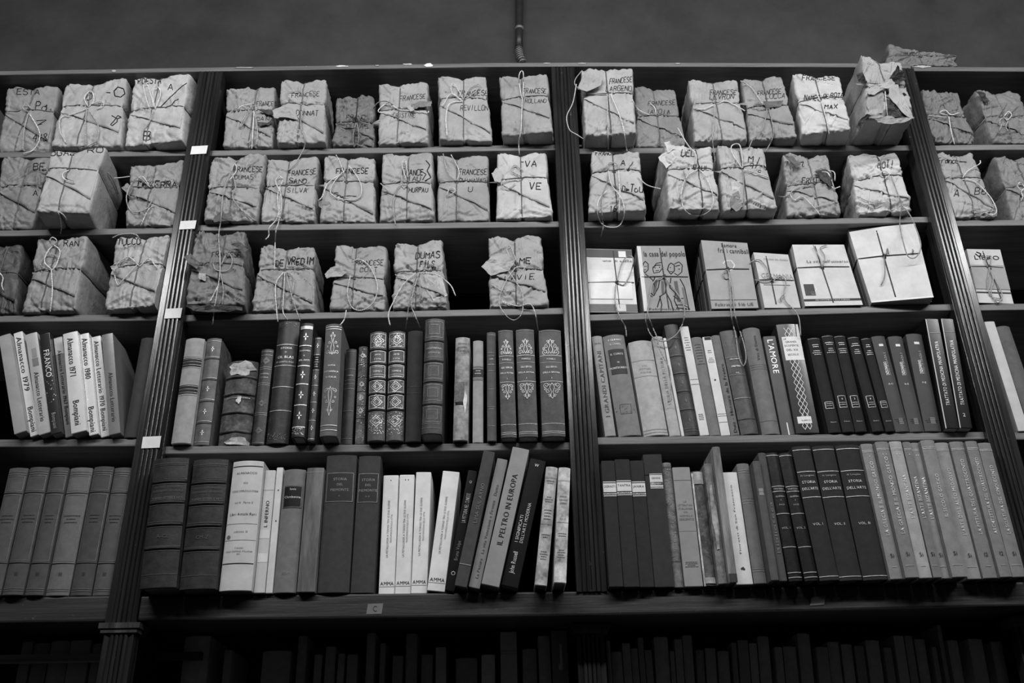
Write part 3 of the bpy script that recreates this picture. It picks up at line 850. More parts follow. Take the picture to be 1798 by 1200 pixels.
    def stroke(P, wm, nm, gg, off=.0006, kd='gilt', uid=0):
        P = np.asarray(P, float); T_ = np.gradient(P, axis=0); T_ /= (np.linalg.norm(T_, axis=1)[:, None]+1e-9); Sd = np.stack([-T_[:, 1], T_[:, 0]], 1)
        A = P-Sd*wm/2; C = P+Sd*wm/2; L_ = len(P); mb = mbf(nm, kd, gg, uid)
        mb.add([S(a[0], a[1], off) for a in A]+[S(a[0], a[1], off) for a in C], [(i, L_+i, L_+i+1, i+1) for i in range(L_-1)])
    def text(txt, gg, cx, cz, hh, maxl, vert=0, off=.0009, nm='title_text', stretch=None):
        V2, FF, wd = layout(txt)
        if not len(V2): return
        s = hh/.72; sx = s
        if wd*sx > maxl: sx = maxl/wd
        elif stretch: sx = maxl/wd
        a = (V2[:, 0]-wd/2)*sx; c = (V2[:, 1]-.36)*s
        if vert == 0: Px, Pz = cx+a, cz+c
        elif vert == 1: Px, Pz = cx-c, cz+a        # reads upward
        else: Px, Pz = cx+c, cz-a                   # reads downward
        mb = mbf(nm, 'ink' if gg < 120 else 'gilt', gg)
        mb.add([S(x, zc, off) for x, zc in zip(Px, Pz)], FF)
    for dc in deco:
        t = dc[0]
        if t == 'band':
            for v in dc[1]:
                rb = dc[2] if len(dc) > 2 else .0022; zc = v*h; N = 10; Vv = []; prf = [(0, -rb), (rb*.75, -rb*.5), (rb, 0), (rb*.75, rb*.5), (0, rb)]
                for i in range(N+1):
                    x = (-1+2*i/N)*w/2*.985
                    for o_, dz in prf: p = S(x, zc+dz, 0); Vv.append((p[0], p[1]+.0006-o_, p[2]))
                FF = [(i*5+j, (i+1)*5+j, (i+1)*5+j+1, i*5+j+1) for i in range(N) for j in range(4)]+[(0, 1, 2, 3, 4), tuple(N*5+j for j in (4, 3, 2, 1, 0))]
                mesh_obj('raised_band', Vv, FF, mat(mk, dc[3] if len(dc) > 3 else g), root, True)
        elif t == 'line':
            for v in dc[1]:
                tt = dc[2]*.001; strip(-w/2*.97, w/2*.97, v*h-tt/2, v*h+tt/2, 'spine_rule', 'gilt' if dc[3] > 60 else 'ink', dc[3], .0007)
        elif t == 'patch':
            _, v0, v1, u0, u1, gg = dc[:6]; strip(u0*w/2, u1*w/2, v0*h, v1*h, dc[6] if len(dc) > 6 else 'title_label', dc[7] if len(dc) > 7 else 'soft', gg, .0005)
        elif t == 't':
            _, txt, v, mm, gg = dc[:5]; text(txt, gg, (dc[5] if len(dc) > 5 else 0)*w/2, v*h, mm*.001, w*.84)
        elif t in ('vu', 'vd'):
            _, txt, v0, v1, u, mm, gg = dc; text(txt, gg, u*w/2, (v0+v1)/2*h, min(mm*.001, w*.8), abs(v1-v0)*h, 1 if t == 'vu' else -1, stretch=True)
        elif t == 'frame':
            _, v0, v1, ins, tt, gg = dc; x1 = w/2*ins; P = np.array([(-x1, v0*h), (x1, v0*h), (x1, v1*h), (-x1, v1*h), (-x1, v0*h)])
            for a_, b_ in zip(P[:-1], P[1:]): stroke(np.array([a_+(b_-a_)*k_ for k_ in np.linspace(0, 1, 9)]), tt*.001, 'gilt_frame', gg, uid=(v0, ins))
        elif t == 'fleur':
            for v in dc[1]:
                s = dc[2]*w/2; zc = v*h
                for a_ in range(4):
                    ca, sa = math.cos(a_*math.pi/2), math.sin(a_*math.pi/2); L_ = 1.5 if a_ % 2 else .9
                    P = [(x*ca*L_-z_*sa*.8, x*sa*L_+z_*ca*.8) for x, z_ in ((.12, 0), (.5, .3), (1, 0), (.5, -.3))]
                    mbf('gilt_tooling', 'gilt', dc[3]).add([S(p[0]*s, zc+p[1]*s, .0007) for p in P], [(3, 2, 1, 0)])
        elif t == 'diamond':
            for v in dc[1]:
                s = dc[2]*w/2; zc = v*h
                for k_, wd_ in ((1, .0009), (.6, .0008)): 
                    C4 = [(-s*k_, zc), (0, zc+s*k_), (s*k_, zc), (0, zc-s*k_), (-s*k_, zc)]
                    for a_, b_ in zip(C4[:-1], C4[1:]): stroke([np.array(a_)+(np.array(b_)-np.array(a_))*t_ for t_ in (0, .33, .66, 1)], wd_, 'gilt_tooling', dc[3])
                for k_ in range(14):
                    x = rnd.uniform(-.9, .9)*w/2*.9; z_ = zc+rnd.uniform(-1, 1)*s*1.1; e = rnd.uniform(.0004, .001)
                    mbf('gilt_tooling', 'gilt', dc[3]).add([S(x-e, z_, .0007), S(x, z_-e, .0007), S(x+e, z_, .0007), S(x, z_+e, .0007)], [(0, 1, 2, 3)])
        elif t == 'scroll':
            _, v0, v1, gg, flip = dc; H_ = (v1-v0)*h; zc = (v0+v1)/2*h; hw = w/2*.78
            def curl(x0, z0, R, turns, dirn, a0):
                a = np.linspace(0, turns*2*math.pi, 26); rr_ = R*(1-a/a[-1]*.8)
                return np.stack([x0+rr_*np.cos(a0+dirn*a), z0+rr_*np.sin(a0+dirn*a)], 1)
            for sx in (-1, 1):
                for (fx, fz, R, tn, dd, a0) in ((.62, -.33, .34, 1.3, 1, -1.5), (.45, .05, .26, 1.2, -1, 2.0), (.28, .33, .2, 1.2, 1, .5), (.8, -.1, .18, 1.1, 1, 1.0), (.3, -.38, .16, 1.0, -1, 1.)):
                    P = curl(fx*hw, fz*H_*(-1 if flip else 1), R*hw, tn, dd, a0); P[:, 0] *= sx
                    stroke(P+np.array([0, zc]), .0008, 'gilt_tooling', gg)
                P = catmull([(0, -.45*H_), (.25*hw*sx, -.2*H_), (.08*hw*sx, .1*H_), (.2*hw*sx, .3*H_), (0, .5*H_)], 6)
                if flip: P = P*np.array([1, -1])
                stroke(P+np.array([0, zc]), .0009, 'gilt_tooling', gg)
        elif t == 'lattice':
            _, v0, v1, u0, u1, gg = dc; zz_ = np.linspace(v0*h, v1*h, 90); P_ = (u1-u0)/2*w/2; c_ = (u0+u1)/2*w/2; per = .066
            for ph in np.arange(4)*math.pi/2:
                tri = np.arcsin(np.sin(zz_/per*2*math.pi+ph))/(math.pi/2)
                stroke(np.stack([c_+P_*tri, zz_], 1), .0012, 'cover_pattern', gg, kd='soft')
        elif t == 'dots':
            for (u, v) in dc[1]:
                e = dc[2]*.001; mbf('printed_mark', 'ink', dc[3]).add([S(u*w/2+e*math.cos(a), v*h+e*math.sin(a), .0008) for a in np.linspace(0, 2*math.pi, 8, endpoint=False)], [tuple(range(8))])
        elif t == 'speck':
            _, v0, v1, cnt, gg = dc; mb = mbf('gilt_tooling', 'gilt', gg)
            for k_ in range(cnt):
                x = rnd.uniform(-.9, .9)*w/2; z_ = rnd.uniform(v0, v1)*h; e = rnd.uniform(.0004, .0012)
                mb.add([S(x-e, z_, .0007), S(x, z_-e, .0007), S(x+e, z_, .0007), S(x, z_+e, .0007)], [(0, 1, 2, 3)])
        elif t == 'mini':       # lines of print too small to read
            _, v0, v1, rows, gg = dc; mb = mbf('small_print', 'ink' if gg < 120 else 'gilt', gg)
            for k_ in range(rows):
                zc = (v1-(v1-v0)*(k_+.5)/rows)*h; L_ = rnd.uniform(.35, .75)*w/2; x = -L_
                while x < L_:
                    e = rnd.uniform(.0012, .0035); mb.add([S(x, zc, .0007), S(min(x+e, L_), zc, .0007), S(min(x+e, L_), zc+.0012, .0007), S(x, zc+.0012, .0007)], [(0, 1, 2, 3)]); x += e+.0006
        elif t == 'tear':        # a pale torn patch of irregular outline
            _, uc, vc, su, sv, gg = dc; K = 14; P = []
            for k_ in range(K):
                a = 2*math.pi*k_/K; rr_ = rnd.uniform(.6, 1.1); P.append((max(-.97, min(.97, uc+su*rr_*math.cos(a)))*w/2, min(h-.001, max(.001, (vc+sv*rr_*math.sin(a))*h))))
            mb = mbf('torn_patch', 'worn', gg); mb.add([S(x, z_, .0007) for x, z_ in P]+[S(uc*w/2, vc*h, .0008)], [(i, (i+1) % K, K) for i in range(K)])
    for (nm, kd, gg, _u), mb in B2.items():
        if mb.n: mb.build(nm, mat(kd, gg), root)
    return root

# ================================================================== PARCELS
PK = parcel
# ---- left bay
PK((12,152,105,152,88,266,-5,268),0,1,'brown paper parcel marked Pa. and 4/8 beside the parcel marked D-O',136,knot=(50,197),
   words=[('ESIA',30,166,9,72),('Pa.',62,194,14,96),('4/8',58,248,13,84),('@',[(64,212),(82,211),(66,220),(74,218)],26,1.6)],
   strings=[[(50,198),(42,230),(40,265)],[(52,200),(70,235),(60,262),(40,270)],[(50,197),(40,190),(46,182),(55,192)]])
PK((114,147,224,138,213,258,88,258),0,1,'brown paper parcel with a large circle and an 8 in ink',158,knot=(155,188),
   words=[('D',152,176,11,164),('-',186,166,6,196,26,2.4),('@',[(200,160),(202,169),(212,171),(219,165),(217,156),(207,153),(200,160)],20,2.4),('@',[(196,203),(206,209),(213,206),(207,203),(200,213),(194,219),(197,221),(206,214),(206,208)],20,2.0)],
   strings=[[(155,190),(130,200),(106,208),(106,232),(116,252)],[(155,192),(172,220),(170,246),(152,258)],[(155,188),(148,172),(160,160),(165,176),(156,188)],[(152,190),(150,215),(151,256)],[(160,183),(178,178),(182,186),(170,192)]])
PK((234,137,333,126,321,247,215,259),0,1,'brown paper parcel marked POESIA with a looped string bow',172,dp=.15,knot=(270,192),
   words=[('POESIA',242,147,9,284),('A',294,158,11,306),('@',[(282,188),(300,170),(318,153),(328,146)],24,1.8),('@',[(300,186),(306,178),(314,174)],24,1.8),('B',252,246,17,268,26,1.8)],
   strings=[[(262,190),(256,170),(252,150),(258,148),(266,170),(270,190)],[(272,190),(268,162),(276,152),(282,165),(272,192)],[(268,195),(262,215),(252,228),(249,245),(252,256)]])
PK((5,275,92,275,60,396,-20,398),0,2,'brown paper parcel marked BE half behind a larger parcel',128,dp=.12,beta=4,knot=(40,330),
   words=[('BE',58,298,11,80),('A',58,344,10,68)],strings=[[(78,295),(84,300),(76,304),(72,298),(82,294)]],ymin=.0)
PK((89,265,188,259,158,376,62,373),0,2,'big smooth brown paper parcel jutting out over the shelf edge',160,dp=.17,beta=3,knot=(121,299),crumple=.45,flap=1,
   words=[('OGAZ',89,273,10,134),('PRO',138,268,8,184),('@',[(115,312),(120,316),(130,320)],30,2)],
   strings=[[(102,372),(106,385),(108,400),(106,411)],[(102,371),(112,378),(117,386)],[(190,303),(200,320),(208,341)],[(121,299),(110,305),(112,314),(122,318),(131,321)]])
PK((228,291,325,281,309,397,218,397),0,2,'creased brown paper parcel marked DELERRA beside the fluted upright',140,knot=(266,330),crumple=1.35,
   words=[('DELERRA',242,330,11,312,24,2.0)],strings=[[(265,330),(240,312),(222,345),(232,372),(258,366),(270,345)],[(262,326),(250,310),(240,318)],[(268,362),(258,372),(248,396)],[(200,313),(214,312),(228,310)]],
   folds=[([(213,330),(224,322),(234,328),(228,345)],-.004,130)])
PK((-40,425,40,430,30,552,-60,552),0,3,'dark parcel beside the plump parcel with the twine curl',80,knot=(0,480))
PK((65,419,155,416,133,545,39,551),0,3,'plump brown paper parcel with a thick curl of twine at its knot',140,dp=.16,knot=(90,476),sg=128,
   words=[('RAN',112,433,10,140)],strings=[[(92,475),(78,460),(85,440),(100,425),(92,417),(88,426),(105,440),(100,462),(92,475)],[(92,475),(72,468),(78,452),(96,448),(104,460)],[(90,475),(92,510),(88,548)]])
PK((203,416,299,412,277,536,182,546),0,3,'brown paper parcel marked TUCCO with a folded lower corner',158,knot=(245,468),
   words=[('TUCCO',206,430,11,248,24,1.8)],strings=[[(245,468),(225,452),(202,470),(206,500),(216,492),(240,466)],[(245,468),(262,455),(276,472)],[(247,425),(238,412),(212,412),(197,418)],[(200,465),(215,460),(235,450)]],
   folds=[([(193,468),(202,462),(208,470),(198,474)],-.006,165)])
# ---- centre bay, first row
PK((397,157,485,150,479,258,391,260),1,1,'rumpled brown paper parcel with a torn middle, first beside the label-bearing upright',142,knot=(446,195),
   words=[('FRANCES',450,186,8,486,70,1.2),('DANT',450,212,7,482,70,1.2)],crumple=1.3,
   strings=[[(444,180),(430,205),(420,225),(428,215),(442,185)],[(446,195),(444,230),(442,262)],[(448,200),(452,230),(450,255)],[(446,182),(425,186),(418,192)]],
   folds=[([(452,192),(478,192),(486,203),(470,200)],-.005,60),([(450,214),(478,216),(482,208),(474,219),(458,222)],-.004,70)])
PK((492,140,575,139,572,252,484,252),1,1,'brown paper parcel marked DONNAT with a crushed lower edge',150,dp=.15,knot=(530,184),crumple=1.25,
   words=[('FRANCESE',512,172,8,562,56,1.2,4),('DONNAT',520,203,9,560,56,1.4)],strings=[[(530,184),(512,176),(504,162),(528,160)],[(532,186),(528,220),(536,252),(520,285),(505,300)]],
   folds=[([(478,195),(500,186),(515,192),(525,210),(500,205),(482,208)],-.004,150)])
PK((590,170,658,167,659,258,583,258),1,1,'small dark parcel with a deep V notch in its top edge',112,dp=.10,knot=(625,216),crumple=1.5,sg=90,
   words=[('FRANC',608,210,8,642,44,1.2),('DUMAS',608,226,8,648,44,1.2)],strings=[[(625,216),(620,240),(622,259)],[(627,216),(630,238),(628,256)],[(656,190),(664,180),(678,178),(690,184)]])
PK((664,148,752,145,753,250,663,255),1,1,'brown paper parcel with a ragged tear at its upper side',152,knot=(701,193),
   words=[('FRANCESE',702,178,8,748,52,1.2,6),('CRISTINE',690,206,7,730,62,1.1)],
   strings=[[(701,193),(680,182),(664,196),(690,200)],[(701,193),(735,196),(752,198),(748,188)]],folds=[([(722,182),(742,176),(758,178),(757,186),(738,188),(726,192)],-.006,120),([(714,184),(722,180),(728,194),(720,196)],-.005,165)])
PK((768,136,855,134,866,249,771,248),1,1,'brown paper parcel marked REVILLON with a neat bow',150,knot=(814,175),crumple=.85,
   words=[('FRANCESE',804,168,9,858,40,1.3),('REVILLON',808,194,9,858,56,1.2)],
   strings=[[(814,175),(798,148),(792,152),(795,165),(812,176)],[(814,174),(825,155),(842,148),(836,160),(816,175)],[(812,178),(790,182),(783,205),(785,240)],[(776,188),(792,165),(812,178)]])
PK((875,135,962,129,971,232,881,241),1,1,'smooth brown paper parcel whose string stands in a tall loop above it',144,dp=.14,knot=(917,173),crumple=.7,
   words=[('FRANCESE',918,164,8,960,44,1.2),('ROLLAND',922,181,7,960,56,1.1)],
   strings=[[(916,173),(911,140),(914,126),(919,130),(918,172)],[(917,172),(915,225),(911,250),(912,272)]])
# second row
PK((369,276,469,269,452,389,357,390),1,2,'brown paper parcel marked FRANCESE with a long string trailing over the shelf below',144,knot=(409,332),crumple=1.3,
   words=[('FRANCESE',410,302,9,462,34,1.4),('DUMAS',412,315,8,446,64,1.2)],
   strings=[[(405,302),(392,340),(388,385),(384,415),(386,450)],[(408,305),(414,330),(408,345),(420,365),(448,388)],[(405,302),(412,288),(415,300),(402,318)],[(404,303),(388,312),(384,325)]],
   folds=[([(373,380),(382,372),(404,372),(410,388),(376,391)],-.004,92)])
PK((469,278,560,274,553,390,456,391),1,2,'brown paper parcel marked SAND with two strings hanging off the shelf',152,knot=(503,327),crumple=1.1,
   words=[('FRANCESE',506,309,9,556,32,1.4,3),('SAND',508,322,8,540,40,1.4),('SILVA',504,338,8,540,50,1.2)],
   strings=[[(497,316),(488,340),(488,380),(473,400),(472,414),(466,421)],[(492,330),(490,385),(484,410),(482,475)],[(498,315),(490,310),(484,320),(494,345),(492,385)]])
PK((570,274,660,276,660,391,559,390),1,2,'brown paper parcel with a wide ring of loose string on its front',154,knot=(608,320),crumple=1.15,
   words=[('FRANCESE',590,305,9,648,28,1.8),('C',586,345,7,596,40,1.5),('@',[(598,346),(612,344),(626,345)],40,1.4)],
   strings=[[(605,300),(588,318),(580,338),(600,350),(630,348),(634,325),(620,300),(612,292)],[(600,305),(576,322),(566,345),(560,352)],[(590,272),(598,288),(606,312)]],
   folds=[([(558,352),(578,354),(590,366),(572,370),(560,362)],-.004,128)])
PK((670,269,760,267,763,387,665,390),1,2,'brown paper parcel marked THURPAU with a scorched upper corner',150,knot=(716,323),crumple=.95,
   words=[('FRANCE',706,308,10,744,30,1.7),('IAU',716,318,8,740,40,1.4),('THURPAU',712,338,8,752,40,1.4),('@',[(748,282),(755,290),(750,300),(757,312),(746,318)],34,2.2),('@',[(738,300),(748,306),(742,316)],34,1.8)],
   strings=[[(715,325),(700,328),(692,345),(691,375),(695,396)],[(714,318),(706,290),(712,282),(716,312)],[(668,322),(680,335),(672,336)]])
PK((767,273,858,273,861,388,767,390),1,2,'neat brown paper parcel with a doubled string over its upper corner',146,knot=(802,321),crumple=.65,
   words=[('FRANCESE',806,307,9,856,36,1.4),('QUINAVAG',806,320,7,854,50,1.2),('U',822,337,8,832,50,1.4)],
   strings=[[(800,318),(786,302),(778,270)],[(802,318),(806,300),(792,272)],[(784,345),(790,330),(800,335),(788,345)]])
PK((872,269,960,266,971,381,870,387),1,2,'pale brown paper parcel marked VA VE in bold ink',172,knot=(915,315),crumple=.8,
   words=[('VA',921,293,11,944,18,2.0),('-',914,288,6,921,18,2),('VE',929,333,12,952,18,2.0)],
   strings=[[(915,310),(898,300),(904,290),(918,300)],[(915,316),(888,318),(880,325),(890,332),(905,322)]],folds=[([(863,304),(872,294),(882,302),(880,320),(868,318)],-.003,160)])
# third row
PK((336,410,432,406,431,537,325,536),1,3,'dark torn brown paper parcel tied with a small round loop',116,dp=.16,knot=(388,467),crumple=1.5,sg=128,
   words=[('FRANCESE',372,452,9,424,40,1.4)],
   strings=[[(388,466),(400,445),(408,458),(400,475),(380,475),(374,463)],[(386,440),(386,480),(380,520),(376,545),(373,570)],[(388,480),(392,510),(390,536)],[(384,500),(374,520),(368,530)]],
   folds=[([(322,450),(335,445),(350,462),(345,472),(330,462)],-.008,100),([(405,428),(420,424),(436,438),(430,444)],-.004,90),([(350,478),(362,480),(360,492),(348,488)],-.006,160),([(325,537),(360,532),(425,540),(425,546),(345,548)],-.002,60)])  # last sheet is a dark strip along the bottom
PK((456,432,554,432,554,546,440,548),1,3,'brown paper parcel marked DE VREDIM in thick ink',146,knot=(500,474),crumple=1.35,
   words=[('DE',482,468,11,500,26,1.8),('VREDIM',504,466,12,552,22,2.2,2)],
   strings=[[(500,478),(498,520),(497,548),(505,562)],[(502,478),(512,520),(527,564)],[(498,478),(484,500),(486,548),(488,566)],[(503,478),(516,490),(510,530)]])
PK((589,430,680,432,677,545,578,546),1,3,'brown paper parcel with a ragged ear and a big hanging string ring',148,knot=(622,490),crumple=1.1,
   words=[('FRANCESE',624,466,9,674,48,1.2),('COIT',632,478,8,664,56,1.2)],
   strings=[[(615,485),(610,515),(618,540),(636,545),(655,532),(663,503),(650,470),(632,456),(618,460)],[(608,545),(605,560),(597,572)]],
   folds=[([(570,482),(580,470),(600,466),(612,478),(598,486),(574,490)],-.006,150)])
PK((691,428,777,420,786,541,688,544),1,3,'brown paper parcel marked DUMAS FILS with three hanging strings',150,dp=.16,knot=(732,478),crumple=1.3,sg=124,
   words=[('DUMAS',729,455,11,774,24,1.8,2),('FILS',737,470,11,764,24,1.8,1)],
   strings=[[(730,480),(708,500),(691,530),(682,552),(685,572)],[(733,480),(720,520),(715,560),(712,578)],[(735,480),(722,530),(728,552),(737,574)],[(735,479),(765,482),(790,500),(800,520)],[(732,480),(738,510),(735,540)]],
   folds=[([(745,482),(775,484),(786,520),(760,528),(748,508)],-.003,168)])
PK((857,419,951,415,965,538,859,541),1,3,'brown paper parcel alone at the shelf end, its string drooping below the shelf',150,knot=(905,475),crumple=1.15,sg=124,
   words=[('ME',912,463,10,934,22,1.9),('LAVIE',886,493,9,940,28,1.7,2)],
   strings=[[(905,470),(888,495),(876,530),(890,556),(905,562),(917,548),(917,515),(902,490),(890,470),(896,462)],[(880,530),(910,538),(930,534),(939,548),(945,580)],[(905,468),(890,440),(896,432),(908,462)],[(862,500),(885,512),(905,508)]],
   folds=[([(845,468),(862,452),(890,446),(905,456),(895,474),(862,484)],-.005,158)])
# ---- right bay, first row
PK((1019,121,1112,120,1118,234,1025,238),2,1,'brown paper parcel with a crushed corner and a string arcing out to one side',158,dp=.15,knot=(1067,166),crumple=1.1,sg=124,
   words=[('FRANCESE',1070,148,9,1110,44,1.3,4),('LARGENO',1064,160,9,1110,44,1.3)],
   strings=[[(1067,166),(1035,164),(1012,152),(1010,140),(1022,124)],[(1012,148),(1006,180),(995,205),(1000,228),(1012,236),(1024,244)],[(1066,165),(1067,215),(1068,262)],[(1072,165),(1092,215),(1101,266)]],
   folds=[([(1014,156),(1026,128),(1038,120),(1060,134),(1055,150),(1030,160)],-.004,150)])
PK((1114,153,1186,156,1206,257,1117,258),2,1,'brown paper parcel set back between two taller parcels',128,dp=.10,knot=(1153,205),
   words=[('FRANCESE',1138,186,8,1186,56,1.2,2),('JAVOIA',1134,200,8,1178,60,1.2)],strings=[[(1152,203),(1150,190),(1142,182)],[(1110,175),(1120,192),(1140,202)]],ymin=-.01)
PK((1207,141,1296,139,1314,246,1219,249),2,1,'wide brown paper parcel marked LEVRON, its dark side in view',154,dp=.15,knot=(1257,182),
   words=[('FRANCESE',1246,166,8,1294,40,1.2),('LEVRON',1246,175,9,1290,44,1.3,1)],strings=[[(1255,183),(1253,215),(1251,245),(1256,285)],[(1258,183),(1275,178),(1300,190),(1308,195)],[(1220,190),(1235,192),(1255,184)]])
PK((1300,140,1374,132,1401,241,1316,247),2,1,'brown paper parcel marked LUCCA leaning on its wide neighbour',140,dp=.13,knot=(1348,188),sg=124,
   words=[('FRANCESE',1330,168,8,1372,44,1.2,4),('LUCCA',1344,174,8,1380,52,1.2,2)],strings=[[(1347,190),(1340,225),(1322,245),(1314,263)],[(1350,190),(1358,235),(1344,268)],[(1348,188),(1330,180),(1322,190),(1345,192)],[(1300,142),(1320,155),(1340,185)]],
   folds=[([(1340,178),(1376,176),(1372,186),(1345,190)],-.004,100)])
PK((1390,131,1476,134,1495,227,1407,238),2,1,'pale brown paper parcel marked NAMES DE ROTA in three lines',176,dp=.15,knot=(1440,176),crumple=.95,
   words=[('FRANCESE',1408,141,8,1468,26,1.5),('NAMES',1412,176,9,1440,22,1.6),('DE',1446,173,8,1456,22,1.6),('ROTA',1458,172,9,1482,22,1.6),('MAX',1448,191,8,1472,22,1.7)],
   strings=[[(1440,178),(1436,168),(1432,160)],[(1442,178),(1452,215),(1456,236)]])
PK((1511,98,1584,108,1606,207,1519,208),2,1,'large badly torn parcel with a dark book showing through, above the other parcels',150,dp=.2,knot=(1553,150),crumple=1.2,ymin=-.13,
   words=[('@',[(1536,180),(1537,182)],20,4),('@',[(1522,184),(1525,188)],20,2.5),('@',[(1585,164),(1590,168)],14,6)],
   strings=[[(1503,148),(1530,150),(1553,148),(1560,146)],[(1553,150),(1556,180),(1560,218)]],
   folds=[([(1504,131),(1514,128),(1523,143),(1520,148),(1507,144)],-.008,26),([(1575,116),(1588,124),(1590,142),(1566,148),(1561,140)],-.010,26),([(1524,160),(1546,154),(1553,170),(1550,198),(1526,202),(1521,185)],-.004,140),([(1557,173),(1572,182),(1595,206),(1562,205)],-.008,22),([(1561,149),(1577,149),(1581,165),(1600,195),(1606,207),(1594,205),(1572,184),(1560,168)],-.012,156),  # near-black sheets paint the dark of holes torn in the wrapping
          ([(1535,209),(1560,204),(1572,208),(1606,206),(1596,212),(1566,218),(1542,214)],-.010,140),([(1548,146),(1566,138),(1572,146),(1560,156),(1546,154)],-.014,150),([(1519,158),(1538,150),(1552,156),(1536,166),(1526,166)],-.012,150),([(1503,222),(1512,208),(1522,200),(1530,203),(1518,212),(1510,228)],-.003,20)])  # last sheet painted near-black where the wrapping is missing
# parcel lying on top of the case
x0 = on_y(1620, 116, .02)[0]
PK((1557,76,1682,97,1685,117,1553,117),3,1,'brown paper parcel lying flat on top of the bookcase',112,dp=.16,beta=0,crumple=1.2,flap=0,z=max(TOPZ(x0), TOPZ(x0-.1), TOPZ(x0+.1))+.0015,ymin=.0,ymax=.03,
   words=[('LARC',1593,97,6,1606,50,1.0)])
# second row
PK((1037,263,1124,267,1136,370,1032,377),2,2,'brown paper parcel marked DeTou 16 with string ends dangling past the shelf',162,dp=.14,knot=(1078,303),crumple=1.05,sg=118,
   words=[('FRANCE',1046,273,8,1080,22,1.5),('A',1090,291,10,1100,22,1.7),('@',[(1101,300),(1112,284)],22,1.7),('De',1092,338,11,1106,22,1.8),('Tou',1106,338,15,1130,22,1.9),('16',1070,372,11,1084,24,1.6)],
   strings=[[(1068,300),(1066,320),(1056,350),(1058,385),(1059,400),(1055,416)],[(1067,298),(1070,286),(1084,288),(1086,298)],[(1068,300),(1074,325),(1092,350),(1096,378),(1085,398),(1060,396),(1049,375),(1052,350),(1066,335)],[(1086,300),(1088,340),(1087,375)],[(1120,310),(1136,325),(1160,332)]])
PK((1165,251,1249,257,1267,369,1173,369),2,2,'bulky brown paper parcel marked DEL, string ring hanging over its lower edge',168,dp=.19,beta=4,knot=(1226,298),crumple=1.25,sg=118,ymin=-.12,
   words=[('DEL',1196,274,11,1222,22,1.8,-2),('PAUL',1217,298,9,1246,30,1.7,-2)],
   strings=[[(1225,298),(1205,312),(1196,345),(1205,372),(1228,379),(1248,368),(1252,345),(1240,312),(1228,298)],[(1200,300),(1204,320),(1192,350)],[(1190,225),(1208,255),(1222,272),(1222,290)]],
   folds=[([(1156,276),(1176,262),(1200,256),(1210,262),(1185,280),(1170,296)],-.004,182),([(1166,250),(1176,248),(1184,262),(1172,268)],-.006,185)])
PK((1258,251,1341,261,1367,367,1268,373),2,2,'brown paper parcel with open triangular folds, marked M 9',160,dp=.16,beta=5,knot=(1303,296),crumple=1.1,sg=122,ymin=-.12,
   words=[('NO',1271,257,5,1282,40,1.3),('M',1314,285,10,1325,22,1.9),('9',1316,296,8,1324,22,1.8),('@',[(1326,296),(1334,276)],22,1.7),('c',1331,303,6,1337,22,1.5)],
   strings=[[(1303,296),(1286,270),(1285,256),(1298,254),(1303,275),(1304,296)],[(1304,298),(1306,330),(1306,370)],[(1306,298),(1322,302),(1350,312)]],
   folds=[([(1284,320),(1300,318),(1308,330),(1296,350),(1286,345)],-.005,172),([(1284,342),(1296,336),(1306,362),(1292,372),(1282,360)],-.005,120)])
PK((1374,273,1454,270,1479,377,1381,382),2,2,'torn brown paper parcel marked FRUTTE with frayed string',142,dp=.15,knot=(1428,325),crumple=1.35,ymin=-.08,
   words=[('FRUTTE',1408,322,10,1452,24,1.8,1),('@',[(1404,286),(1411,284),(1408,292),(1412,293)],26,1.6)],
   strings=[[(1428,325),(1400,330),(1380,345),(1366,345)],[(1440,302),(1455,305),(1462,330),(1475,328)],[(1385,338),(1395,352),(1408,345),(1425,360),(1440,378)],[(1432,300),(1444,296),(1458,312),(1466,335)],[(1445,300),(1464,302),(1466,318)]],
   folds=[([(1430,302),(1446,296),(1462,304),(1462,330),(1448,322)],-.006,62),([(1376,273),(1392,274),(1406,288),(1400,294)],-.004,96)])
PK((1486,270,1576,265,1604,367,1505,378),2,2,'shiny wrinkled parcel marked LOTI, its string looping down to the books below',176,dp=.16,knot=(1551,312),crumple=1.6,sg=120,
   words=[('LOTI',1541,295,12,1570,26,1.6)],
   strings=[[(1565,310),(1576,340),(1583,362),(1580,395),(1590,440),(1598,453),(1610,450),(1617,430),(1606,395),(1594,372),(1583,362)],[(1551,312),(1545,306),(1552,300),(1562,306),(1556,313)],[(1505,345),(1530,355),(1555,356)]])
# ---- far right bay
PK((1617,156,1682,161,1716,253,1632,251),3,1,'tattered brown paper parcel across the upright from the large torn one',116,dp=.12,knot=(1664,205),crumple=1.5,
   strings=[[(1664,203),(1650,198),(1660,194),(1670,202),(1684,198)],[(1666,205),(1670,230),(1676,254)],[(1664,206),(1630,203)]])
PK((1710,158,1790,162,1825,254,1742,252),3,1,'brown paper parcel with a dark gash, beside a tattered parcel',118,dp=.12,knot=(1762,206),crumple=1.3,folds=[([(1713,160),(1724,162),(1738,178),(1730,180)],-.003,50)])
PK((1643,268,1709,268,1753,383,1675,382),3,2,'brown paper parcel marked France and A B6 with a bulging top',148,dp=.13,knot=(1690,314),crumple=1.1,
   words=[('France',1647,287,9,1684,24,1.6),('@',[(1684,284),(1697,285)],24,2.2),('A',1675,346,12,1686,26,1.6),('B6',1711,342,11,1733,26,1.6)],
   strings=[[(1690,315),(1712,320),(1738,345),(1750,370),(1742,378),(1730,374)],[(1690,313),(1700,300),(1720,288),(1721,282)],[(1706,368),(1725,372),(1745,366)]])
PK((1745,272,1830,275,1868,390,1778,390),3,2,'wrinkled brown paper parcel behind the parcel marked France',124,dp=.13,knot=(1800,330),crumple=1.4)

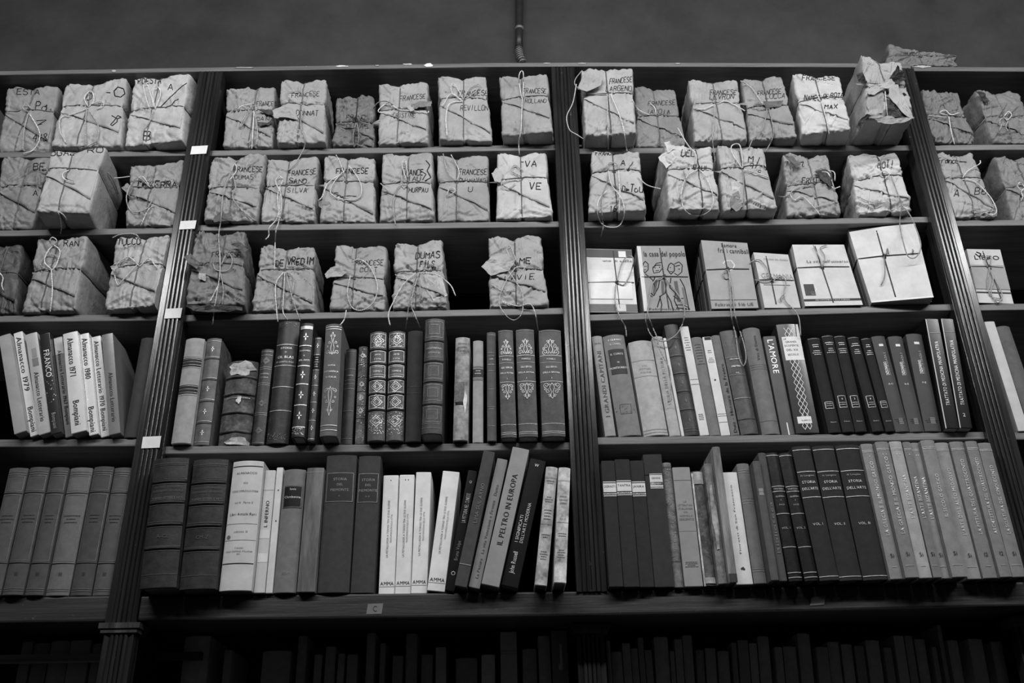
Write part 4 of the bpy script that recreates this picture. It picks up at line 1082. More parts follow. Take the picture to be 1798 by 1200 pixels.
# ================================================================== BUNDLES OF PAPERBACKS
bundle((1029,438,1109,440,1120,549,1036,550),2,3,'bundle of glossy white paperbacks tied with string, first by the central upright',5,.09,9,196,140,(1083,497),
   prints=[('patch',0,1,.86,.995,96),('patch',.70,.86,.87,.97,226,.0006),('patch',0,1,.01,.12,110),('patch',.55,.76,.012,.115,190,.0006),('text','uno di sette',.34,.98,.79,.035,90),('patch',.03,.93,.20,.66,205)],
   words=[('@',[(1048,500),(1052,488),(1056,502),(1060,486),(1064,504),(1070,490),(1074,500)],70,1.2),('@',[(1050,506),(1080,504),(1100,506)],80,1.2),('@',[(1054,510),(1060,520),(1072,516),(1092,522)],110,1.0),('@',[(1044,494),(1058,492),(1072,480)],90,1.0)],
   strings=[[(1083,495),(1092,462),(1104,450),(1112,455),(1108,478),(1096,500),(1086,498)],[(1081,500),(1080,530),(1088,556),(1098,575),(1100,592)]])
bundle((1118,433,1201,433,1221,547,1131,549),2,3,'bundle of paperbacks titled la casa del popolo with drawn figures on the cover',6,.10,9,142,112,(1166,487),
   prints=[('patch',0,.08,.0,.99,195),('text','la casa del popolo',.12,.99,.83,.085,22),('text','Feltrinelli UE 530',.1,.9,.015,.03,40)],
   words=[('@',[(1130,462),(1128,470),(1132,480),(1138,474),(1138,464),(1133,459),(1129,464)],24,2.0),('@',[(1131,468),(1136,468)],24,1.2),('@',[(1133,481),(1146,492),(1150,505)],24,2.0),
          ('@',[(1146,472),(1152,463),(1162,461),(1164,470),(1158,478),(1148,480),(1146,472)],24,1.8),('@',[(1146,470),(1152,466),(1160,466)],24,2.2),('@',[(1174,466),(1172,474),(1178,482),(1184,476),(1184,466),(1178,462),(1174,466)],24,2.2),('@',[(1184,464),(1192,460),(1198,466),(1197,478),(1190,484),(1184,480)],24,1.9),('@',[(1186,468),(1194,466)],24,2.0),
          ('@',[(1150,486),(1146,500),(1142,514),(1148,520),(1156,505),(1158,492)],24,2.2),('@',[(1164,488),(1170,500),(1168,515),(1160,520),(1154,540)],24,2.2),('@',[(1158,520),(1162,535),(1160,548)],24,2.2),('@',[(1170,515),(1178,530),(1182,546)],24,2.2),('@',[(1142,514),(1140,518),(1146,522)],24,1.8),
          ('@',[(1178,488),(1176,505),(1186,515),(1184,528),(1190,540)],24,2.2),('@',[(1194,490),(1202,505),(1206,525),(1210,545)],24,2.2),('@',[(1182,520),(1190,526),(1200,524)],24,2.0),('@',[(1186,536),(1200,536),(1208,540)],24,1.8),('@',[(1188,541),(1206,543)],24,2.2),('@',[(1152,492),(1149,516)],96,7),('@',[(1163,494),(1164,516)],96,6),('@',[(1186,494),(1192,530)],96,8),('@',[(1199,505),(1205,535)],112,6),('@',[(1149,470),(1151,471)],24,2),('@',[(1157,469),(1159,470)],24,2),('@',[(1176,470),(1178,470)],24,2),('@',[(1191,473),(1194,473)],24,2),('@',[(1176,477),(1181,477)],24,1.4),('@',[(1151,476),(1157,475)],24,1.4),('@',[(1131,474),(1135,474)],24,1.2)],
   strings=[[(1165,487),(1148,495),(1140,525),(1137,548),(1144,570),(1154,594),(1155,606)],[(1168,488),(1185,510),(1200,535),(1201,560),(1190,585),(1172,598),(1155,598),(1142,587),(1134,565),(1134,552)],[(1154,605),(1165,628),(1176,650),(1178,690),(1179,702),(1172,706)]])
bundle((1231,423,1312,428,1332,541,1250,544),2,3,'thick bundle of paperbacks titled amore fra i cannibali, their spines fanned',9,.15,9,152,112,(1277,474),
   prints=[('text','l amore',.42,.75,.91,.06,30),('text','fra i cannibali',.33,.99,.82,.075,30),('text','Feltrinelli 516 UE',.08,.9,.03,.045,60),('patch',0,.99,.12,.5,150)],
   words=[('@',[(1269,464),(1274,458),(1284,458),(1290,466),(1286,474),(1278,476)],190,3.0),('@',[(1272,480),(1272,500),(1276,512),(1280,500),(1282,482)],70,2.2)],
   strings=[[(1278,474),(1284,500),(1288,530),(1292,560),(1305,600),(1310,628),(1305,643),(1297,625),(1292,590),(1284,555),(1283,520),(1280,480)],[(1276,474),(1270,480),(1274,490),(1282,486)]])
bundle((1323,444,1384,448,1406,541,1343,542),2,3,'bundle of slim white paperbacks titled GERMANIA between two taller bundles',4,.07,6,180,140,(1354,493),
   prints=[('text','COLLANA DEL MONDO',.25,.95,.87,.03,120),('text','GERMANIA',.08,.98,.52,.10,150),('patch',.1,.85,.40,.41,90)],
   strings=[[(1357,495),(1368,484),(1380,494),(1376,515),(1380,530),(1395,545),(1403,560),(1406,590)],[(1352,490),(1346,470),(1332,456),(1316,462)],[(1325,492),(1340,494),(1354,493)],[(1378,515),(1370,524),(1372,530)]])
bundle((1391,431,1482,431,1515,536,1414,540),2,3,'bundle of white paperbacks titled La vita dell universo with a small globe emblem',6,.10,14,188,124,(1443,470),
   prints=[('text',"La vita dell'universo",.20,.98,.69,.042,34),('patch',.05,.23,.16,.34,84),('patch',0,1,.07,.105,74),('text','UN CONTRIBUTO ALLA SCIENZA',.2,.8,.077,.018,200)],
   words=[('@',[(1426,504),(1422,508),(1424,513),(1430,514),(1434,509),(1431,504),(1426,504)],215,1.3),('@',[(1423,509),(1433,508)],215,.8),('@',[(1428,504),(1428,514),(1424,518),(1433,517)],215,1.0),('@',[(1422,514),(1428,517),(1435,513)],215,1.0)],
   strings=[[(1443,470),(1440,455),(1432,440),(1428,431)],[(1444,470),(1448,450),(1440,436),(1452,430)]])
bundle((1490,405,1607,394,1640,521,1530,536),2,3,'bundle of large plain pale books tied with thick dark cord, tallest in its row',5,.10,10,190,124,(1552,451),sg=74,
   prints=[('patch',0,1,.0,.02,236)],
   strings=[[(1552,451),(1554,475),(1552,490),(1547,501)],[(1556,448),(1558,436),(1560,446)],[(1604,442),(1602,438),(1603,446)]])
bundle((1697,438,1756,439,1780,534,1719,532),3,3,'bundle of pale paperbacks titled LIBRO, across the upright from the tall pale bundle',5,.09,7,184,130,(1736,470),
   prints=[('text','LIBRO',.15,.9,.80,.08,40),('patch',.0,1,.25,.70,150),('patch',0,1,.18,.2,80)],
   words=[('@',[(1714,443),(1722,446),(1720,452),(1712,446)],20,3)],
   strings=[[(1736,470),(1744,490),(1740,515),(1752,532),(1760,520),(1752,500),(1740,480)],[(1738,470),(1734,500),(1740,520),(1756,525)],[(1734,470),(1730,455),(1740,450),(1738,468)]])

# ================================================================== BOOKS
BK = book
# ---- left bay, fourth row: almanacs
BK((-5,590,18,590,57,762,35,765),0,4,150,'soft','plain pale paperback at the outer end of the almanacs')
BK((22,585,39,585,75,767,58,769),0,4,196,'gloss','white almanac with 1979 on its glossy spine',[('vd','Almanacco 1979',.42,.95,0,11,40),('vd','Bompiani',.04,.27,0,11,34)])
BK((41,588,66,586,95,762,75,768),0,4,168,'gloss','grey glossy almanac lettered Almanacco Letterario with a small portrait on its spine',[('vd','Almanacco Letterario',.12,.6,0,10,70),('patch',.66,.74,-.4,.6,120,'cover_picture'),('patch',.75,.84,-.3,.5,140,'cover_picture')])
BK((70,587,87,587,117,765,98,763),0,4,58,'gloss','dark glossy almanac lettered FRANCO',[('patch',.80,.99,-.9,.9,40),('vd','FRANCO',.55,.83,0,12,205),('vd','Bompiani',.05,.2,0,8,150),('speck',.3,.6,30,200)])
BK((91,594,108,593,135,769,119,770),0,4,126,'soft','grey almanac lettered Almanacco Letterario 1967',[('patch',.82,.99,-.95,.95,175,'cover_band'),('vd','Almanacco Letterario 1967 Bompiani',.12,.86,0,8,40)])
BK((110,585,137,586,162,762,135,763),0,4,196,'gloss','thick white almanac lettered Almanacco 1971',[('vd','Almanacco 1971',.55,.94,-.05,13,36),('vd','Bompiani',.07,.31,0,13,36)])
BK((139,587,156,587,179,765,163,767),0,4,200,'gloss','white almanac lettered Almanacco 1980',[('vd','Almanacco 1980',.54,.95,0,12,36),('vd','Bompiani',.03,.27,0,12,30)])
BK((158,592,174,592,197,769,179,769.5),0,4,192,'gloss','white almanac lettered Almanacco Letterario 1970 Bompiani in one line',[('vd','Almanacco Letterario 1970 Bompiani',.06,.95,0,10,60)])
BK((177,588,198,587,217,763,197,767),0,4,124,'gloss','grey glossy almanac at the inner end, its dark covers in view',[('vd','Almanacco Letterario',.12,.6,.1,9,74)])
BK((249,593,274,593,243,769,218,769),0,4,72,'cloth','plain dark grey book leaning against the upright beside the almanacs',dp=.2)
# fifth row: matching pale cloth set
for i,(q,g) in enumerate([((20,822,53,822,2,1046,-35,1046),92),((55,820,90,821,40.5,1046,3,1046),86),((92,820.6,123,821.6,74.4,1047,41.3,1046),88),((125,822,164,821,119,1047,77,1047),110),((165,820,199,819,159,1047,120,1047),84),((201,821,232,822,193.5,1047,160,1047),96)]):
    BK(q,0,5,g,'cloth',['grey cloth encyclopedia volume, sixth of its matching set from the labelled upright','grey cloth encyclopedia volume, fifth of its matching set from the labelled upright','narrow grey cloth encyclopedia volume, fourth from the labelled upright','widest and lightest grey cloth encyclopedia volume of the matching set','darkest grey cloth encyclopedia volume beside the widest one of its set','grey cloth encyclopedia volume leaning beside the labelled upright'][i],[('band',[.795,.245],.0020),('line',[.965,.945,.05,.035],1.0,120),('frame',.81,.93,.86,.8,130),('frame',.26,.775,.86,.8,128),('mini',.54,.62,3,60),('t','III',.16,7,62)],group='matching grey encyclopedia volumes on the thick ledge',dp=.19,round_=.12)
# ---- centre bay, fourth row: antique bindings
BK((326,594,359,594,334,781,298,777),1,4,150,'cloth','pale cloth book with two dark ornamental bands on its spine',[('patch',.72,.80,-.97,.97,56,'dark_band','cloth'),('patch',.46,.54,-.97,.97,56,'dark_band','cloth'),('line',[.79,.765,.735],.8,150),('line',[.53,.50,.47],.8,150),('line',[.445,.708,.815],.8,110)],dp=.17)
BK((363,594,388,594,366.5,783,338,782),1,4,96,'leather','brown leather book with five small gilt flowers between raised bands',[('band',[.80,.60,.40,.20]),('line',[.815,.615,.415,.215,.97,.03],.8,170),('fleur',[.89,.51,.30,.11],.28,214)],dp=.17)
BK((396,633,454,634,436,783,380,783),1,4,84,'worn','fat tattered antique volume whose spine leather has peeled away',[('tear',0,.90,1.0,.10,170),('tear',.25,.04,.8,.07,165),('band',[.80,.60,.38,.16],.003),('tear',.1,.52,.18,.05,180),('mini',.52,.62,2,150)],dp=.14,tatter=.0022,round_=.2)
BK((459,613,480,613,463,782,440,781),1,4,66,'leather','slim dark leather book with gilt diamonds and a two-line title',[('line',[.97,.93,.80,.78,.63,.61,.32,.30,.02],.8,140),('diamond',[.87],.55,130),('t','NAPOLI',.73,3.4,170),('t','STORIA',.69,3.2,160),('diamond',[.42,.14],.5,120)])
BK((488,563.6,527,563.6,505,780,466,778.5),1,4,52,'leather','tall dark leather book titled ISTORIA DI GIL BLAS',[('line',[.795,.62,.445,.255],1.6,165),('t','ISTORIA',.765,4.6,190),('t','DI',.73,3,190),('t','GIL BLAS',.69,6,205),('t','DI SANTILLANA',.65,3.6,180),('speck',.02,.08,60,130),('speck',.95,.985,30,110)],dp=.18)
BK((528.5,567,550,567.4,534,769,510.5,768),1,4,48,'leather','black leather book with bright gilt flowers and a title band in three lines',[('line',[.965,.955,.945,.79,.61,.45,.27,.085],2.0,190),('fleur',[.87,.53,.355,.18],.48,215),('t','DIZIONARIO',.745,3.2,190),('t','IL',.70,3,190),('t','BEL ARTI',.66,4,205),('speck',.02,.08,50,190)],dp=.16)
BK((553,592,564.5,592,552,776,539,775),1,4,92,'leather','narrow brown leather book with a column of tiny gilt flowers',[('line',[.98,.82,.67,.52,.36,.19,.02],1.2,180),('fleur',[.91,.60,.44,.28,.12],.55,205),('patch',.68,.81,-.9,.9,40),('mini',.69,.80,5,180)])
BK((571,569,600.5,569,591.5,767,561,766),1,4,104,'cloth','grey cloth book with tall scrolled gilt ornament above and below its title',[('line',[.97,.95,.09,.05],1.2,190),('scroll',.70,.92,180,0),('t','GUIDA',.615,3.6,190),('t','PITTORESCA',.56,3.8,195),('t','D ITALIA',.51,3.8,195),('scroll',.17,.44,175,1)],dp=.19)
BK((606,613,627.5,613,616,782,599,781),1,4,58,'leather','small dark leather book with faint horizontal rules',[('line',[.97,.78,.66,.62,.57,.34,.06],.8,120),('t','TASSO',.71,3.2,150)])
BK((630,608.6,645.5,608.6,639,781,622.5,781),1,4,92,'worn','narrow mottled leather book with worn gilt panels',[('band',[.82,.68,.53,.39,.26],.0016),('speck',.03,.97,90,180),('diamond',[.9,.6,.46,.33],.6,160)])
for i,(q,l) in enumerate([((648,583,680,582,674,775,645,774),'ornate gilt-panelled leather book with raised bands, beside a narrow mottled one'),((681,582,713,581,707,775,678,774),'ornate gilt-panelled leather book with raised bands, beside a plain dark one')]):
    BK(q,1,4,84,'leather',l,[('band',[.825,.69,.55,.415,.27],.0026,44),('frame',.85,.975,.88,.9,190),('diamond',[.91],.7,200),('frame',.71,.81,.86,1.0,200),('t','ARTE',.775,3.4,190),('t','E VITA',.735,3.4,190),('frame',.57,.675,.86,1.0,200),('t','TOMO I' if i==0 else 'TOMO II',.62,3.6,195),('line',[.59,.66],.7,180),('frame',.43,.535,.88,.8,200),('diamond',[.48],.66,200),('frame',.285,.40,.88,.8,200),('diamond',[.34],.66,200),('diamond',[.17],.7,200),('speck',.05,.25,110,190),('speck',.85,.97,80,190),('speck',.28,.53,70,180)],dp=.17,round_=.2)
BK((715.6,582,743,580,739,777,711,775),1,4,66,'cloth','plain dark cloth book without lettering among gilt leather volumes',[('line',[.48,.42],.6,80)],dp=.17)
BK((745,560,782,559,775,763,740,762),1,4,74,'leather','tallest dark leather volume with square gilt panels and four raised bands',[('band',[.80,.62,.44,.25],.003),('frame',.83,.97,.85,.9,130),('frame',.86,.94,.5,.8,120),('t','DIZIONARIO',.73,4,150),('t','STORICO',.69,4,140),('frame',.65,.78,.85,.8,110),('frame',.465,.595,.85,.9,125),('frame',.49,.57,.5,.8,120),('frame',.28,.41,.85,.9,125),('frame',.31,.38,.5,.8,120),('frame',.10,.225,.85,.9,125),('frame',.125,.2,.5,.8,120),('line',[.085,.05],.9,120)],dp=.19,round_=.18)
BK((799,593,826,592,821,774,795.5,774),1,4,146,'worn','pale broken-backed book with a split across its lower spine',[('tear',.55,.36,.3,.12,190),('patch',.335,.36,-.8,.8,26,'split','soft'),('patch',.36,.55,-.9,.35,112,'leather_remnant','worn'),('mini',.84,.95,3,80)],tatter=.0008)
BK((830,598.5,849,598,848,778,830,778),1,4,150,'cloth','slim pale book with a dark label band and fine rules',[('patch',.635,.71,-.97,.97,62),('line',[.735,.725,.625,.61,.60],.8,80),('mini',.65,.70,2,170)])
BK((854,584,871,583,871.5,775,856,775),1,4,94,'cloth','slim grey ribbed cloth book with a tiny title',[('line',[.97,.80,.77,.63,.46,.30,.28,.13],.7,130),('t','UGO',.74,2.6,170),('t','FOSCOLO',.69,2.4,160)])
for i,(q,n,l) in enumerate([((874,580,901,579,907.5,769.5,880,769.5),'1','dark gilt book numbered 1, first of three with scrolled tooling'),((905,578,938,578,945,768,911,768),'2','dark gilt book numbered 2, middle of three with scrolled tooling'),((945,580.5,985.6,577,993.5,767,952,767),'3','widest dark gilt book numbered 3, last of three with scrolled tooling')]):
    BK(q,1,4,70,'leather',l,[('scroll',.755,.90,185,0),('line',[.745,.50,.115,.045,.03],1.0,165),('t','TORELLI',.71,3.4,180),('line',[.68],.5,150),('t','GLI EROI',.635,4,185),('t','DELLA PATRIA' if i==0 else 'DELLA SAVOIA',.585,3.6,185),('t',n,.53,3.6,180),('scroll',.34,.49,180,1),('line',[.985],1.2,110)],dp=.18,round_=.12)
# fifth row
for i,(q,n) in enumerate([((266.5,805,334,805,305,1036,245,1034),'A-CL'),((337,806.6,402,807,376.5,1037,312.5,1036),'CM-Z')]):
    BK(q,1,5,54,'leather',('massive dark leather dictionary volume beside the upright' if i==0 else 'massive dark leather dictionary volume beside a cream book'),[('band',[.81,.645,.475,.295],.0034),('line',[.955,.83,.79,.665,.625,.495,.455,.31,.275,.10],.8,100),('frame',.84,.94,.9,.8,80),('t','NICCOLO TOMMASEO',.765,3.6,92),('t','DIZIONARIO GENERALE',.735,4,96),('t','DI',.71,3,90),('t','SCIENZE LETTERE E ARTI',.68,4,110),('t',n,.385,7,92)],dp=.21,round_=.10)
BK((409,808,465.5,811.4,442.5,1041,388,1036),1,5,182,'soft','thick cream paperbound book with several lines of black print',[('line',[.955,.20],1.6,50),('t','ALMANACCO',.90,4.4,70),('t','1852',.82,3.6,110),('t','CORSO COMPLETO DI STORIA',.755,4,50),('t','vol 4   Parte 2',.665,4,56),('t','Libri Antichi Rari',.575,5.4,40),('line',[.50,.375],.7,130),('t','edizione 15',.44,4,120),('t','TORINO',.315,3,110),('t','CASA EDITRICE ITALIANA',.29,3,60),('t','1853',.27,2.6,80),('dots',[(-.75,.40)],4,110)],dp=.18,round_=.12)
BK((466,826,483,827,464,1043,444,1042),1,5,184,'soft','slim cream book mended with paper strips, titled L INFERNO upward',[('vu','L INFERNO',.52,.74,0,7,50),('patch',.24,.31,-.97,.97,200,'paper_strip'),('patch',.43,.50,-.97,.97,196,'paper_strip'),('line',[.83],.6,140)],dp=.16)
BK((485,821.6,497,821.6,476,1043,465,1043),1,5,192,'soft','very thin pale book with two small dark spots on its spine',[('dots',[(.1,.81),(.2,.56)],1.4,50)],dp=.16)
BK((498,823.5,537,825.5,517.5,1042,477,1042),1,5,118,'cloth','grey cloth book with a black label lettered Santa Clandestina',[('patch',.675,.86,-.82,.85,36),('frame',.68,.855,.80,.6,150),('t','Santa',.83,4,200),('t','Clandestina',.765,4.6,205),('t','EDIT',.15,5,140)],dp=.17)
BK((539,822,570,822,552.5,1041,521,1040.6),1,5,112,'brush','book in streaked brushed-pattern paper with no lettering',[('line',[.96],.6,160)],dp=.18,round_=.04)
for i,(q,l) in enumerate([((573,800.5,627,799,613,1042,556,1042),'tall dark cloth STORIA DEL PIEMONTE volume with one star and a frayed head'),((629,800.5,670,802,655,1043.5,615,1042),'dark cloth STORIA DEL PIEMONTE volume with two stars beside the white row')]):
    BK(q,1,5,74,'cloth',l,[('patch',.645,.865,-.88,.88,54),('frame',.648,.862,.86,.7,150),('t','STORIA',.815,5.4,140),('t','DEL',.775,5,140),('t','PIEMONTE',.735,5.4,140),('t','*' if i==0 else '* *',.685,5,140)],dp=.2,round_=.08)
MET = 'LA METALLURGIA A TORINO TRA LE DUE GUERRE'
for i,(q,l) in enumerate([((673,835.6,701,835,693.5,1046,666.4,1046),'white AMMA paperback marked with one dot'),((701.5,835,728.5,833.7,721,1044.6,694,1045.4),'white AMMA paperback marked with two dots'),((730,830,758,829.5,748.6,1043.4,722,1044),'white AMMA paperback standing third with a gap behind it'),((777,829,808,829.5,779,1042,748.6,1040),'white AMMA paperback leaning towards the dark spines')]):
    dots=[[(0,.955)],[(-.2,.955),(.2,.955)],[],[]][i]
    BK(q,1,5,214,'soft',l,[('vu',MET,.30,.78,-.15,4,100),('vu','TRASFORMAZIONI DELLA CITTA',.42,.66,.28,3.4,110),('t','AMMA',.092,7,24),('line',[.066],.6,60)]+([('dots',dots,1.0,30)] if dots else []),dp=.17,round_=.02)
BK((821.6,827,838.5,828,797,1040,782.5,1040),1,5,40,'gloss','black slim book lettered LA PITTURA with a white emblem low on the spine',[('vu','LA PITTURA NEL CUNEESE',.55,.80,.1,8,170),('t','Q',.90,5,180),('vu','Bruno Volpe',.24,.40,0,7,140),('t','O',.14,8,205)],dp=.17)
BK((848.7,793,870,795,819,1034,797,1032.6),1,5,82,'cloth','tall grey book leaning over with faint upward lettering LIMA SUL ARNO',[('vu','LIMA SUL ARNO',.45,.75,.1,7,124),('line',[.155],1.4,160)],dp=.2,round_=.03)
BK((873.6,806.6,891.7,808.5,843,1037.4,821.6,1033.8),1,5,132,'soft','grey leaning book with faded downward lettering',[('vu','La Pittura   La vita Veneziana e Firenze   Dante',.07,.79,.1,6,88)],dp=.18)
BK((899,788.5,931.6,790,876,1035,845,1031),1,5,142,'soft','tallest grey leaning book titled IL PELTRO IN EUROPA',[('vu','IL PELTRO IN EUROPA',.28,.80,0,11,44)],dp=.21,round_=.03)
BK((931.6,808.5,959,809.5,911,1037,878.4,1032.6),1,5,40,'gloss','black leaning book titled I SIGNIFICATI DELL ARTE MODERNA',[('vu','I SIGNIFICATI',.33,.54,-.42,6.4,190),('vu',"DELL'ARTE MODERNA",.33,.645,.18,6.4,190),('vu','John Russell',.10,.26,-.2,9,205),('t','W',.95,6,200)],dp=.19,round_=.03)
BK((960.6,820.6,980,821,961.8,1032.6,937.6,1028),1,5,172,'worn','worn cream book with creased spine and short lines of print, leaning on black book',[('line',[.90,.50],.6,90),('mini',.84,.88,2,60),('mini',.68,.74,3,90),('mini',.53,.63,4,80),('mini',.38,.42,2,70),('mini',.20,.28,4,100)],dp=.15)
BK((981,822,1000.5,821.6,995.6,1026.5,971.5,1024),1,5,186,'worn','worn cream book standing against the central upright',[('line',[.88,.51],.6,80),('mini',.66,.75,3,110),('t','Vol. II',.54,3,60),('mini',.38,.42,2,100),('mini',.20,.28,4,110)],dp=.16)
# ---- right bay, fourth row
BK((1039,590.6,1056,590.6,1083,767,1062,767),2,4,150,'cloth','pale slim book titled I GRANDI CAPITANI down its spine',[('t','ISBURG',.92,3,60),('vu','I GRANDI CAPITANI',.18,.84,0,9,104),('t','1',.06,3,70)],dp=.16)
BK((1057.7,589.5,1096.6,588,1128,767,1086.5,767),2,4,128,'cloth','grey cloth book with a dark label lettered IL CONTE DI MONTECRISTO',[('t','Y CLASSICI',.945,4,190),('t','IL CONTE',.90,3.6,170),('patch',.60,.85,-.72,.72,62),('t','IL CONTE',.80,4.4,170),('t','DI',.715,3.4,170),('t','MONTECRISTO',.66,4.6,180),('frame',.21,.30,.5,.7,74),('speck',.22,.29,26,74)],dp=.17)
BK((1104,599.6,1144,598.5,1176.5,766,1130,767),2,4,166,'cloth','broad pale parchment book with a panel of faint gilt lettering',[('line',[.785,.615],.8,120),('t','VITE',.725,4,120),('t','PITTORI',.69,4.6,112),('t','ITALIANI',.655,4,118),('line',[.06,.03],.9,120)],dp=.17,tatter=.0003)
BK((1145,592,1164,590.6,1197,767,1177,767),2,4,166,'cloth','slim pale book with faint upward lettering, strings hanging over it',[('vu','STORIA DELLA PITTURA',.3,.78,0,7,130),('line',[.97],.6,90)])
BK((1165,594,1170,594,1201.7,767,1197,767),2,4,196,'soft','very thin white pamphlet squeezed beside a dark ribbed book',dp=.15)
BK((1164,570,1190,570,1228,766,1203.5,766),2,4,62,'leather','dark leather book with many fine ribs and a frayed head',[('band',[.86,.70,.54,.38,.22],.002),('line',[.87,.85,.71,.69,.55,.53,.39,.37,.23,.21,.06,.04],.7,104),('fleur',[.78,.62,.46,.30,.13],.2,120)],dp=.17,tatter=.0005)
BK((1193,574,1209,574,1245,766,1230,766),2,4,196,'soft','slim white book with small printed lines and no frame',[('mini',.76,.90,6,90),('line',[.50,.455],.8,110),('mini',.13,.19,4,70)],dp=.16)
BK((1213.6,593,1231.6,592,1266.5,766,1246,766),2,4,124,'cloth','grey book between two white books with dark lettering near its head',[('mini',.70,.93,8,70)],dp=.16)
BK((1233,590,1250.7,594,1282.7,766,1268,766),2,4,202,'soft','slim white book with a dark dot on its spine and a torn head',[('patch',.965,.995,-.6,.9,50,'torn_edge'),('mini',.82,.86,2,70),('mini',.72,.78,4,120),('dots',[(0,.55)],2,60),('line',[.21,.19,.13],.7,100)],dp=.15)
BK((1248.5,589,1263.8,589.5,1298.4,765,1283,765.6),2,4,122,'cloth','slim grey book lettered Histoire de la France',[('vu','Duiz - Histoire de la France',.02,.70,.1,7,40)],dp=.16)
BK((1265,580.5,1292,580.5,1336,762.7,1300,765),2,4,82,'leather','dark grey leather book with cracked bands and three gilt lines',[('line',[.73,.56],.9,120),('t','MELCHIOR',.71,3,190),('t','MISTERI',.64,4,210),('t','VOL',.575,3,180),('band',[.34,.14],.0012),('line',[.335],1.0,160)],dp=.17,tatter=.0006)
BK((1304.7,576,1335,575.5,1372.7,762.7,1339.6,764),2,4,118,'cloth','grey ribbed cloth book with rounded spine and faint upward lettering',[('vu','Vita di Dante',.68,.92,.1,6,64),('line',[.64,.62,.60,.12],.6,86)],dp=.18,round_=.22)
BK((1339.6,591,1362,590.6,1397,765,1374.5,765),2,4,96,'soft',"grey book titled L'AMORE in large white letters",[('vd',"L'AMORE",.61,.965,0,13,225),('patch',.0,.12,.0,.18,220,'cover_band')],dp=.17)
BK((1362,569,1402.5,569,1438.5,761.6,1399,761.6),2,4,66,'gloss','dark book with white lattice pattern titled LE GRANDI SCOPERTE DEL XX SECOLO',[('lattice',.03,.96,-.42,.42,225),('patch',.655,.875,-.74,.96,222),('t','LE',.855,4,40,-.5),('t','GRANDI',.825,4.4,40),('t','SCOPERTE',.79,4.4,40),('t','DEL XX',.75,5,40),('t','SECOLO',.705,4.4,40),('patch',.085,.145,-.72,.5,215),('t','ALBERTO',.11,3,70)],dp=.19,round_=.06)
for q,n,l in [((1417,593.5,1440.7,593,1479,760,1457.6,761.6),0,'black cloth volume without a number box, beside the lattice-patterned book'),((1442.5,589.5,1463.7,588,1501,759,1481,760),1,'black cloth volume whose framed box shows a 6, tallest title'),((1465,590.6,1484,588,1524,759,1502.6,759),2,'black cloth volume whose framed box shows a 3'),((1488.4,592,1508,591,1554,758,1533,759),3,'black cloth volume whose framed box shows an 8'),((1512,593.5,1528.5,594,1574,758,1556.6,758.7),4,'black cloth volume leaning on the plain grey ones')]:
    BK(q,2,4,46,'cloth',l,[('line',[.985],1.0,120),('mini',.885,.925,2,190),('mini',.80,.86,3,180),('frame',.245,.31 if n in (0,4) else .36,.62,1.0,180),('mini',.26,.30,2,170)]+([('t',['','6','3','8',''][n],.33,4,190)] if n in (1,2,3) else [])+[('t','Rizzoli',.105,3,150)],dp=.17)
for q,n,l in [((1528.5,590.6,1555.5,590,1597,759,1575.7,759),'A-O','dark grey dictionary volume marked A-O'),((1559,591,1584.7,590,1624,759,1599,759),'B-Z','dark grey dictionary volume marked B-Z'),((1591,587,1619.6,585.7,1655.6,758,1627.5,758.7),'P-Z','dark grey dictionary volume marked P-Z')]:
    BK(q,2,4,80,'soft',l,[('patch',.885,.91,-.25,.4,215,'emblem'),('vu','FOGLI DI GRAZIA E',.575,.815,.22,5,150),('vu','DIZIONARIO',.575,.715,-.1,6,205),('t',n,.485,4,190),('patch',.075,.135,-.2,.42,130,'emblem'),('mini',.08,.13,3,60)],dp=.18,round_=.12)
BK((1624,561,1647.7,559,1682.6,753.7,1660,753.7),2,4,32,'gloss','glossy black TRATTATO DI MEDICINA MANIPOLATIVA volume without a number',[('vu','TRATTATO DI MEDICINA MANIPOLATIVA',.2,.78,0,8,190),('patch',0,.99,-.99,-.84,185,'worn_edge'),('line',[.862],1,130)],dp=.2,round_=.03)
BK((1653,560.7,1672.5,559,1708.5,752.6,1685,753.7),2,4,32,'gloss','glossy black TRATTATO DI MEDICINA MANIPOLATIVA volume numbered 2',[('vu','TRATTATO DI MEDICINA MANIPOLATIVA',.2,.79,.05,8,190),('t','2',.115,8,190),('patch',0,.99,-.99,-.84,185,'worn_edge'),('line',[.868],1,120)],dp=.2,round_=.03)
BK((1728.7,565,1745.6,565,1808,758,1788,758),3,4,182,'soft','plain white book standing just past the fluted upright',dp=.17)
BK((1748,573,1775,573,1838,758,1812,758),3,4,106,'cloth','plain grey cloth book next to a plain white one',dp=.17)
# fifth row
for q,t1,l in [((1053.5,809.5,1076.5,810,1090,1031,1064.4,1032.6),'OGRIASTI','dark slim book with a white label lettered OGRIASTI'),((1077.7,806.6,1103.8,807.8,1120,1032,1091,1032),'TANTRA','dark book with a white label lettered TANTRA, between two like it'),((1104.7,810,1128,809,1147.8,1032.6,1121,1032),'JANIRA','dark book with a white label lettered JANIRA')]:
    BK(q,2,5,58,'cloth',l,[('patch',.705,.825,-.95,.98,200),('line',[.815,.735,.715],1.6,30),('t',t1,.785,4.6,40),('t','BRUNERA',.728,3.6,40)],dp=.18,round_=.03)
BK((1128,799,1161.8,798,1182.8,1032,1148,1032.6),2,5,66,'cloth','taller dark book with a small white label set lower',[('patch',.73,.845,-.5,.85,196),('line',[.838],1.2,40),('patch',.755,.78,-.5,.85,60),('t','ZENIDE',.81,3.6,70,.15),('t','BRUNERA',.767,3,200,.15),('patch',.735,.743,-.5,.85,70)],dp=.19,round_=.03)
